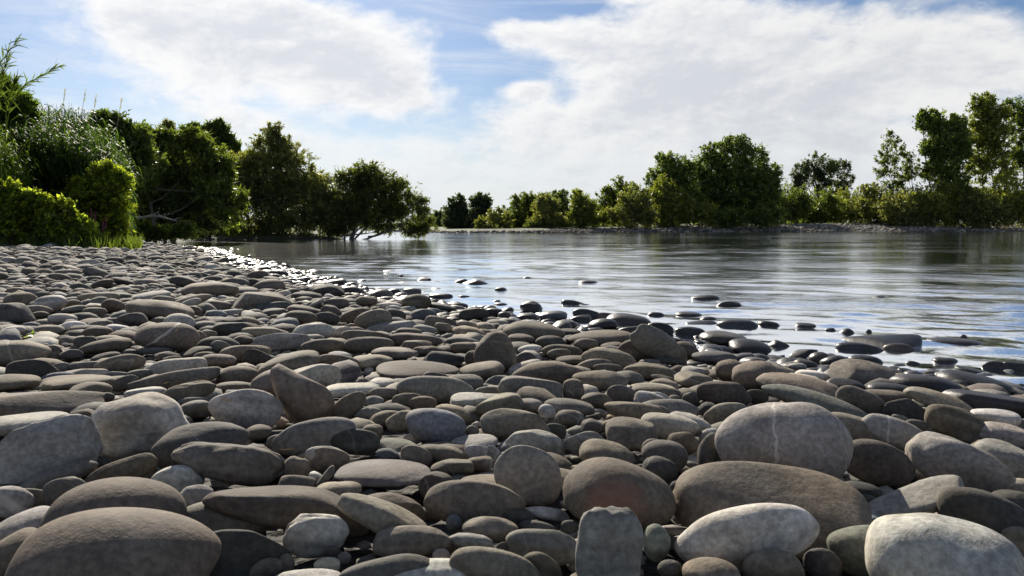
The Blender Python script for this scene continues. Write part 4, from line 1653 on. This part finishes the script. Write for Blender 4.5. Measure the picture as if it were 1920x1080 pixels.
# undergrowth behind the right bar
und = [(1478, 378, 34, 34, 'dark green shrub right of the largest domed tree', MG, 122),
       (1530, 388, 44, 30, 'low grassy green shrub below the three pale trees', MG, 128),
       (1585, 385, 46, 28, 'bright green shrub with horizontal layers, right of the three pale trees', YG, 132),
       (1640, 385, 42, 30, 'brownish olive shrub at the gravel, left of the sparse poplar', OG, 124),
       (1700, 392, 46, 28, 'silvery shrub below the sparse young poplar', OG, 119),
       (1752, 372, 44, 40, 'yellow-green thicket below the overhanging dark tree', YG, 119),
       (1800, 385, 46, 34, 'dark green shrub between the overhanging tree and tall poplars', MG, 120),
       (1852, 390, 44, 30, 'pale olive shrub at the gravel below the tall olive poplar', OG, 118),
       (1900, 378, 46, 40, 'green shrub at the gravel by the right edge', YG, 119),
       (1960, 385, 50, 34, 'green shrub just past the right edge', MG, 119)]
for i, (cx, cy, rx, ry, lab, tn, dp) in enumerate(und):
    plant('shrub', lab, 'shrub', [(cx, cy, rx, ry), (cx - rx * .5, cy + 12, rx * .7, ry * .7), (cx + rx * .5, cy + 10, rx * .7, ry * .75), (cx + 6, cy + 18, rx * 1.1, ry * .5)],
          dp, cx, 9000, .33, .15, tn, 40 + i, group=FAR, limbs=3, shell=.5, trunk_r=.06)
rng = np.random.default_rng(77)
# the green hill of scrub behind, one unbroken mass
lobes = [(x, 400 - 14 * math.exp(-((x - 1640) / 120) ** 2) - 26 * max(0, min(1, (x - 1700) / 150)) + rng.normal() * 4, 34, 22) for x in range(1440, 2080, 26)]
V, F, T, _, _ = crown_mesh(lobes, 150, rng, 23000, .55, .3, MG[0], YG[1], .2, .5, .3, 9, .35, .5)
props(mesh_obj('scrub', V, F, M_LEAF, tint=T, smooth=False), 'unbroken green scrub rising behind the shrubs of the right far bank', 'scrub', kind='stuff')
lobes = [(x, 416 - 20 * max(0, min(1, (x - 950) / 330)) + rng.normal() * 5, 24, 12 + 16 * max(0, min(1, (x - 930) / 320))) for x in range(935, 1480, 16)]
V, F, T, _, _ = crown_mesh(lobes, 124, rng, 18000, .4, .2, DG[0], DG[1], .2, .5, .3, 9, .35, .3)
props(mesh_obj('undergrowth', V, F, M_LEAF, tint=T, smooth=False), 'dark undergrowth under the trees of the far bank', 'undergrowth', kind='stuff')

# ---- near side: the overgrown bank on the left and round the cove
NEAR = 'trees and shrubs of the left bank'
plant('willow_tree', 'big grey-green willow with a pointed top standing at the cove', 'tree',
      [(510, 246, 16, 16), (508, 265, 30, 24), (505, 300, 50, 34), (470, 330, 66, 40), (540, 340, 70, 44), (430, 360, 60, 44), (500, 385, 100, 52), (580, 395, 66, 46), (420, 410, 56, 36), (520, 425, 110, 24)],
      46, 505, 60000, .17, .055, OG, 60, group=NEAR, sprays=700, shell=.75, limbs=10, trunk_r=.14, floor_z=.12, twig=.3)
plant('willow_tree', 'thin willow with a bare spike at its top, between two larger willows', 'tree',
      [(600, 345, 24, 26), (602, 375, 34, 30), (612, 410, 44, 32), (630, 400, 36, 34)],
      47, 602, 16000, .16, .05, OG, 61, trunks=[(600, (600, 312))], group=NEAR, shell=.7, limbs=6, trunk_r=.05, floor_z=.10)
plant('willow_tree', 'airy willow leaning right over the river with bare limbs showing', 'tree',
      [(690, 325, 34, 20), (655, 345, 28, 24), (710, 350, 48, 30), (745, 372, 34, 26), (775, 390, 24, 24), (795, 412, 14, 18), (690, 385, 60, 30), (740, 425, 54, 13), (784, 430, 32, 11), (665, 405, 46, 22), (652, 375, 36, 30), (655, 428, 44, 14), (712, 404, 52, 22)],
      46, 655, 34000, .18, .05, ((.035, .05, .014), (.085, .10, .03)), 62,
      trunks=[(645, (650, 325)), (655, (700, 340)), (660, (750, 380)), (665, (775, 415)), (660, (720, 400))], group=NEAR, shell=.9, limbs=16, trunk_r=.07, floor_z=.02, twig=.7, sprays=240)
plant('tree', 'dark tree with two airy tops on the ridge behind the cove', 'tree',
      [(412, 255, 20, 24), (432, 275, 16, 20), (405, 285, 30, 26), (368, 250, 16, 14), (375, 275, 24, 20)], 58, 405, 15000, .24, .10, DG, 63, group=NEAR, shell=.6, trunk_r=.14)
plant('tree', 'small feathery treetop peeking over the dark thicket', 'tree',
      [(313, 240, 12, 12), (312, 255, 16, 14)], 52, 313, 2500, .2, .06, OG, 64, group=NEAR, shell=.8, limbs=2, trunk_r=.07)
plant('tree', 'large dark round-headed tree overhanging the cove', 'tree',
      [(320, 285, 70, 38), (370, 300, 36, 40), (270, 290, 50, 40), (330, 340, 70, 44), (380, 350, 30, 36), (270, 350, 50, 46)], 40, 320, 38000, .26, .05, DG, 65,
      group=NEAR, shell=.5, trunk_r=.16, droop=.7, up=.1)
plant('tree', 'dark leafy tree on the ridge right of the cane thicket', 'tree',
      [(205, 240, 36, 26), (235, 262, 36, 30), (250, 300, 40, 40), (190, 280, 40, 40)], 34, 215, 20000, .2, .07, ((.03, .045, .012), (.08, .11, .03)), 66, group=NEAR, shell=.55, trunk_r=.12)
plant('tree', 'mid green leafy mass filling the gap between the dark trees of the left bank', 'tree',
      [(255, 262, 30, 22), (285, 275, 36, 26), (345, 268, 40, 22), (395, 300, 34, 30), (235, 300, 30, 40), (400, 345, 36, 36), (430, 385, 30, 40), (250, 350, 34, 40)], 37, 290, 22000, .2, .075,
      ((.04, .06, .015), (.10, .125, .032)), 74, group=NEAR, shell=.6, trunk_r=.1, limbs=8)
plant('shrub', 'dark shrub in the shade under the round-headed tree', 'shrub',
      [(300, 390, 60, 34), (360, 395, 40, 34), (260, 400, 40, 30), (330, 425, 80, 18)], 38, 310, 18000, .15, .06, ((.025, .04, .014), (.06, .08, .03)), 67, group=NEAR, limbs=4, floor_z=.1)
plant('shrub', 'yellow-green shrub lit from behind at the foot of the big willow', 'shrub',
      [(395, 420, 36, 20), (375, 432, 34, 14), (430, 428, 24, 16)], 43, 395, 7000, .13, .06, YG, 68, mat=M_LEAF_BRIGHT, group=NEAR, limbs=3, floor_z=.1)
plant('shrub', 'low green shrub at the water beneath the dead branch', 'shrub',
      [(265, 435, 30, 14), (310, 438, 36, 12), (345, 432, 20, 14), (240, 430, 20, 16)], 32, 290, 7000, .11, .05, MG, 69, mat=M_LEAF_BRIGHT, group=NEAR, limbs=3, floor_z=.1)
plant('shrub', 'bright green broad-leaved shrub at the end of the beach', 'shrub',
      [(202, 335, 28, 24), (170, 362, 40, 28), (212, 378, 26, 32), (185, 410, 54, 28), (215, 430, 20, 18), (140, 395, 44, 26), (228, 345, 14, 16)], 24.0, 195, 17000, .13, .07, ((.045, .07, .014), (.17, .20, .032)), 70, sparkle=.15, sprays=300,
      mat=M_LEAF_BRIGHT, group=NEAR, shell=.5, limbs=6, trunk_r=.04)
plant('bramble', 'sunlit yellow-green bramble bank at the left edge above the stones', 'bush',
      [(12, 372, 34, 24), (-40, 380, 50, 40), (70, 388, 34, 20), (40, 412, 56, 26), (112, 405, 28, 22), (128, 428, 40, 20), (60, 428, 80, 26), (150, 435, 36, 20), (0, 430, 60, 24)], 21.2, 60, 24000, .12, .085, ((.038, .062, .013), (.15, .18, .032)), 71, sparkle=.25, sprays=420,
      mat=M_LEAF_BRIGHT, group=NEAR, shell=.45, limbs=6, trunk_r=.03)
plant('tree', 'dark leafy tree rising at the left edge above the cane thicket', 'tree',
      [(5, 178, 34, 24), (-25, 190, 40, 50), (30, 205, 40, 26)], 27, 0, 12000, .2, .05, ((.03, .05, .012), (.09, .13, .03)), 73, group=NEAR, shell=.55, trunk_r=.1, limbs=4)


# ---- giant cane: arching strap leaves on tall stems
def cane_mesh(spots, rng, leaf_l, leaf_w, tints, leaves=14, shell_from=.25):
    """spots: list of (x, y, z0, z1, lean) stems"""
    VV, FF, TT = [], [], []
    c = 0
    for (x, y, z0, z1, lx, ly) in spots:
        hgt = z1 - z0
        tcol = np.array(tints[0]) + (np.array(tints[1]) - np.array(tints[0])) * rng.random() ** 1.3
        # stem, a thin three sided tube of two pieces
        P = [np.array([x + lx * t * t, y + ly * t * t, z0 + hgt * t]) for t in (0, .5, 1)]
        for i, p in enumerate(P):
            r = .012 * (1 - .3 * i)
            for k in range(3):
                VV.append(p + np.array([math.cos(k * 2.1) * r, math.sin(k * 2.1) * r, 0])); TT.append(tcol * 1.2)
        for i in range(2):
            for k in range(3):
                a, b = c + i * 3 + k, c + i * 3 + (k + 1) % 3
                FF.append((a, b, b + 3, a + 3))
        c += 9
        for q in range(leaves):
            t = shell_from + (1 - shell_from) * (q + rng.random()) / leaves
            p = np.array([x + lx * t * t, y + ly * t * t, z0 + hgt * t])
            az = rng.uniform(0, 6.28)
            L = leaf_l * rng.uniform(.6, 1.2); w_ = leaf_w * rng.uniform(.7, 1.2)
            h = np.array([math.cos(az), math.sin(az), 0]); sd = np.array([-math.sin(az), math.cos(az), 0])
            rise = rng.uniform(.35, .9)
            tc = tcol * rng.uniform(.75, 1.3)
            for j, u in enumerate((0, .33, .66, 1.0)):
                pos = p + h * L * u * (.9 - .25 * u) + np.array([0, 0, L * (rise * u - 1.15 * u * u * rng.uniform(.7, 1.1))])
                ww = w_ * (.7, 1, .7, .04)[j] * .5
                VV.append(pos + sd * ww); VV.append(pos - sd * ww); TT.append(tc); TT.append(tc)
            for j in range(3):
                a = c + j * 2
                FF.append((a, a + 1, a + 3, a + 2))
            c += 8
    return np.array(VV), np.array(FF), np.array(TT)


rng = np.random.default_rng(90)
prof = [(-60, 175), (0, 190), (40, 185), (80, 190), (120, 195), (150, 190), (180, 215), (205, 240), (235, 290), (250, 330)]
spots = []
for i in range(1150):
    d = rng.uniform(24.5, 30)
    px = rng.uniform(-60, 232)
    top = np.interp(px, [p[0] for p in prof], [p[1] for p in prof]) + abs(rng.normal()) * 14 + rng.normal() * 4
    # the front stems are shorter: the thicket leans up and away
    top += (30 - d) * 11 * rng.uniform(.6, 1.2)
    e = pt(px, top, d)
    g0 = max(ground1(e.x, e.y), 0)
    spots.append((e.x, e.y, g0, e.z, rng.normal() * .35, rng.normal() * .3 - .2))
V, F, T = cane_mesh(spots, rng, .75, .045, ((.020, .042, .012), (.060, .098, .024)), 15, .2)
props(mesh_obj('cane_thicket', V, F, M_CANE, tint=T, smooth=False), 'dense thicket of giant cane with arching strap leaves above the left end of the beach', 'cane', kind='stuff')


rng = np.random.default_rng(95)
spots = []
for i in range(420):
    d = rng.uniform(22.6, 24.6)
    px = rng.uniform(-110, 42)
    top = np.interp(px, [-110, -20, 10, 42], [205, 222, 250, 296]) + abs(rng.normal()) * 26
    e = pt(px, top, d)
    g0 = max(ground1(e.x, e.y), 0)
    spots.append((e.x - .2, e.y, g0 + .2, e.z, .25 + rng.normal() * .25, rng.normal() * .3 - .2))
V, F, T = cane_mesh(spots, rng, .55, .030, ((.045, .085, .016), (.13, .18, .032)), 16, .35)
props(mesh_obj('cane_thicket', V, F, M_CANE, tint=T, smooth=False), 'lighter green clump of cane with fine drooping leaves at the left edge above the bramble', 'cane', kind='stuff')


def cane(tips, d, label, seed, base_px):
    """a single tall cane with a leafy drooping top"""
    rng = np.random.default_rng(seed)
    b = pt(base_px, 430, d)
    g0 = max(ground1(b.x, b.y), 0)
    root = empty('giant_cane', (b.x, b.y, g0))
    props(root, label, 'cane', 'single giant canes rising above the thicket')
    off = np.array([b.x, b.y, g0])
    P = [np.array(pt(x, y, d)[:]) for x, y in tips]
    P = [off] + P
    # smooth path
    pts = []
    for i in range(len(P) - 1):
        for t in np.linspace(0, 1, 5, endpoint=False):
            pts.append(P[i] * (1 - t) + P[i + 1] * t)
    pts.append(P[-1])
    v, f = tube([tuple(p) for p in pts], list(np.linspace(.016, .004, len(pts))), 5)
    mesh_obj('stem', np.array(v) - off, f, M_CANE, parent=root, tint=(.10, .13, .04))
    VV, FF, TT = [], [], []
    c = 0
    n0 = int(len(pts) * .45)
    for i in range(n0, len(pts)):
        dirv = unit((pts[min(i + 1, len(pts) - 1)] - pts[i - 1])[None])[0]
        for q in range(7):
            p = pts[i] + dirv * rng.uniform(-.12, .12)
            dv = unit((dirv * .9 + rng.normal(size=3) * .42)[None])[0]
            L = rng.uniform(.22, .45)
            sd = unit(np.cross(dv, rng.normal(size=3))[None])[0]
            tc = np.array([.05, .075, .02]) * rng.uniform(.6, 1.4)
            for j, u in enumerate((0, .4, .75, 1)):
                pos = p + dv * L * u - np.array([0, 0, .22 * L * u * u])
                ww = .03 * (.6, 1, .6, .03)[j] * .5
                VV += [pos + sd * ww, pos - sd * ww]; TT += [tc, tc]
            for j in range(3):
                a = c + j * 2
                FF.append((a, a + 1, a + 3, a + 2))
            c += 8
    mesh_obj('leaves', np.array(VV) - off, np.array(FF), M_CANE, parent=root, tint=np.array(TT), smooth=False)


cane([(-8, 300), (-12, 180), (-4, 125), (30, 78)], 21, 'single cane plume standing highest at the top left corner', 5, -5)
cane([(2, 300), (20, 190), (48, 158), (104, 128)], 21, 'single cane arching right with a leafy tip above the thicket', 6, 10)
cane([(-2, 280), (-2, 190), (4, 150), (12, 118)], 22, 'short upright cane top at the left edge, between two longer plumes', 7, 5)
cane([(10, 280), (12, 190), (24, 165), (30, 150)], 22.5, 'short cane top right of the left edge, just under the arching cane', 8, 12)

# thin pale grass plumes above the thicket
for i, (x0, y0, x1, y1) in enumerate([(112, 190, 122, 168), (148, 188, 160, 170), (168, 200, 180, 180), (214, 206, 228, 186)]):
    a, b2 = pt(x0, y0 + 60, 27), pt(x1, y1, 27)
    root = empty('grass_plume', a)
    props(root, ['thin dry plume, leftmost of four above the cane thicket', 'thin dry plume, second from left of four above the cane thicket',
                 'thin dry plume, third from left of four above the cane thicket', 'thin dry plume, rightmost of four above the cane thicket'][i], 'grass plume', 'dry plumes above the cane thicket')
    v, f = tube([(0, 0, 0), tuple((b2 - a) * .6), tuple(b2 - a)], [.008, .006, .002], 4)
    mesh_obj('stalk', v, f, M_DEADWOOD, parent=root)
    rg = np.random.default_rng(200 + i)
    q = 60
    base = np.array((b2 - a)[:])[None] * rg.uniform(.7, 1.0, (q, 1))
    dd = unit(np.array([[.3, 0, 1]]) + rg.normal(size=(q, 3)) * .3)
    V, F = leaf_quads(base, dd, unit(np.cross(dd, rg.normal(size=(q, 3)))), np.full(q, .12), np.full(q, .008))
    mesh_obj('seed_head', V, F, M_CANE, parent=root, tint=(.22, .2, .14), smooth=False)

# dead branch lying over the cove
rngb = np.random.default_rng(5)
pa, pb = pt(244, 409, 33), pt(352, 416, 33)
root = empty('dead_branch', pt(244, 440, 33))
props(root, 'bare bleached branch reaching out of the dark shrubs over the cove', 'branch')
off = np.array(root.location[:])
ctrl = [pt(236, 412, 33), pt(262, 409, 33), pt(285, 405, 33), pt(300, 406, 33), pt(325, 413, 33), pt(356, 420, 33.2)]
v, f = tube([tuple(np.array(p[:]) - off) for p in ctrl], [.07, .065, .055, .05, .035, .015], 7)
mesh_obj('stem', v, f, M_DEADWOOD, parent=root)
for (x0, y0, x1, y1) in [(285, 405, 300, 395), (300, 406, 292, 398), (262, 409, 258, 400), (325, 413, 340, 408), (240, 412, 236, 440)]:
    a, b2 = pt(x0, y0, 33), pt(x1, y1, 33)
    v, f = tube([tuple(np.array(p[:]) - off) for p in (a, (a + b2) / 2 + Vector((.02, 0, .03)), b2)], [.03, .02, .008], 5)
    mesh_obj('twig', v, f, M_DEADWOOD, parent=root)

# driftwood limbs trailing in the water under the leaning willow
for i, (x0, y0, x1, y1, lab) in enumerate([(640, 442, 700, 436, 'thin bare limb lying on the water below the leaning willow'),
                                           (690, 444, 760, 434, 'dark bare limb dipping into the bright water right of the willow trunks')]):
    a, b2 = pt(x0, y0, 44), pt(x1, y1, 44)
    a.z = max(a.z, -.05)
    v, f = tube(limb_path(a, b2, rngb, .05, 7), list(np.linspace(.06, .02, 7)), 6)
    props(mesh_obj('driftwood', v, f, M_BARK), lab, 'driftwood')

# purple loosestrife at the edge of the beach
for i, (x, y) in enumerate([(160, 400), (168, 392), (176, 398), (190, 415), (196, 408)]):
    b0 = pt(x, 452, 23)
    gz = ground1(b0.x, b0.y)
    tip = pt(x + 3, y, 23)
    root = empty('loosestrife', (b0.x, b0.y, gz))
    props(root, ['purple flower spike, leftmost of five before the bright shrub', 'purple flower spike, second from left of five, the tallest',
                 'purple flower spike, middle of five before the bright shrub', 'purple flower spike, fourth from left, the lowest of five',
                 'purple flower spike, rightmost of five before the bright shrub'][i], 'flower', 'purple loosestrife spikes')
    off = Vector((b0.x, b0.y, gz))
    v, f = tube([(0, 0, 0), tuple((tip - off) * .5), tuple(tip - off)], [.008, .006, .003], 4)
    mesh_obj('stem', v, f, M_CANE, parent=root, tint=(.06, .08, .03))
    rg = np.random.default_rng(300 + i)
    q = 130
    base = np.array((tip - off)[:])[None] * rg.uniform(.62, 1.0, (q, 1))
    dd = unit(rg.normal(size=(q, 3)))
    V, F = leaf_quads(base, dd, unit(np.cross(dd, rg.normal(size=(q, 3)))), np.full(q, .035), np.full(q, .02))
    mesh_obj('flower_head', V, F, M_PETAL, parent=root, tint=(.26, .09, .20), smooth=False)

# grass and weeds where the beach meets the bank
rng = np.random.default_rng(91)
n = 15000
px = np.where(rng.random(n) < .55, rng.uniform(-80, 262, n), rng.uniform(240, 450, n)); d = np.where(px < 262, 19.6 + 2.8 * rng.random(n) ** .6 + np.abs(np.sin(px * .05)) * .5, rng.uniform(32, 45, n))
wx = (px - 960) / FPX * d
gz = ground(wx, d)
ok = gz > .12
wx, d, gz = wx[ok], d[ok], gz[ok]
n = len(wx)
dd = unit(np.stack([rng.normal(size=n) * .35, rng.normal(size=n) * .35, np.ones(n)], 1))
V, F = leaf_quads(np.stack([wx, d, gz], 1), dd, unit(np.cross(dd, rng.normal(size=(n, 3)))), rng.uniform(.08, .20, n) + .35 * rng.random(n) ** 3 * (d < 30) + .15 * (d > 30), np.full(n, .02), .1)
tt = np.repeat(np.array([[.05, .07, .018]]) * rng.uniform(.5, 1.5, (n, 1)), 4, 0)
props(mesh_obj('grass', V, F, M_LEAF_BRIGHT, tint=tt, smooth=False), 'tufts of grass and weeds along the foot of the left bank', 'grass', kind='stuff')

# ---- small things lying on the stones
def on_stone(px, py):
    """the point of the nearest stone surface under a photo pixel"""
    dg = bpy.context.evaluated_depsgraph_get()
    r = ray(px, py).normalized()
    hit, loc, nrm, *_ = SC.ray_cast(dg, EYE, r)
    return loc, nrm


bpy.context.view_layer.update()
loc, nrm = on_stone(58, 632)
root = empty('weed_sprig', loc)
props(root, 'small green sprig of leaves growing between stones on the left', 'plant')
rg = np.random.default_rng(12)
q = 26
base = np.zeros((q, 3)) + rg.normal(size=(q, 3)) * np.array([.03, .02, .006])
dd = unit(np.stack([rg.normal(size=q) * .9, rg.normal(size=q) * .4, rg.uniform(.0, .45, q)], 1))
V, F = leaf_quads(base, dd, unit(np.cross(dd, np.array([[0, 0.3, 1]]))), rg.uniform(.025, .055, q), rg.uniform(.009, .014, q), .1)
mesh_obj('leaves', V, F, M_LEAF_BRIGHT, parent=root, tint=np.repeat(np.array([[.07, .10, .02]]) * rg.uniform(.7, 1.3, (q, 1)), 4, 0), smooth=False)
v, f = tube([(-.05, 0, 0), (0, 0, .015), (.06, .01, .02)], [.003, .003, .002], 5)
mesh_obj('stem', v, f, M_CANE, parent=root, tint=(.08, .1, .03))
straws = [(331, 619, .030, 60, 'orange straw standing on the brown mound with a curved crack'), (455, 672, .022, 70, 'orange straw on a flat tan stone right of the mound'),
          (379, 712, .030, 5, 'pale straw lying on the long grey stone left of the leaning wedge'), (312, 718, .018, 20, 'tiny orange straw bit left on a long grey stone'),
          (425, 750, .030, -3, 'white straw lying on the pale bluish stone beside the wedge'), (540, 842, .032, 2, 'pale straw on the tan oval below the wedge')]
for (x, y, L, ang, lab) in straws:
    loc, nrm = on_stone(x, y)
    if loc is None:
        continue
    a = math.radians(ang)
    d0 = Vector((math.cos(a), 0, math.sin(a)))
    d0 = (d0 - nrm * d0.dot(nrm)).normalized()
    p0 = loc + nrm * .0015
    v, f = tube([tuple(p0 - d0 * L / 2), tuple(p0 + nrm * .001), tuple(p0 + d0 * L / 2)], [.0012, .0016, .0008], 6)
    c0 = np.array(p0[:])
    o = mesh_obj('straw', np.array(v) - c0, f, M_STRAW, loc=p0)
    props(o, lab, 'straw', 'bits of dry straw lying on the stones')
print('TRIS', sum(sum(len(p.vertices) - 2 for p in o.data.polygons) if len(o.data.polygons) < 10 else len(o.data.polygons) * (o.data.polygons[0].loop_total - 2) for o in SC.objects if o.type == 'MESH'))
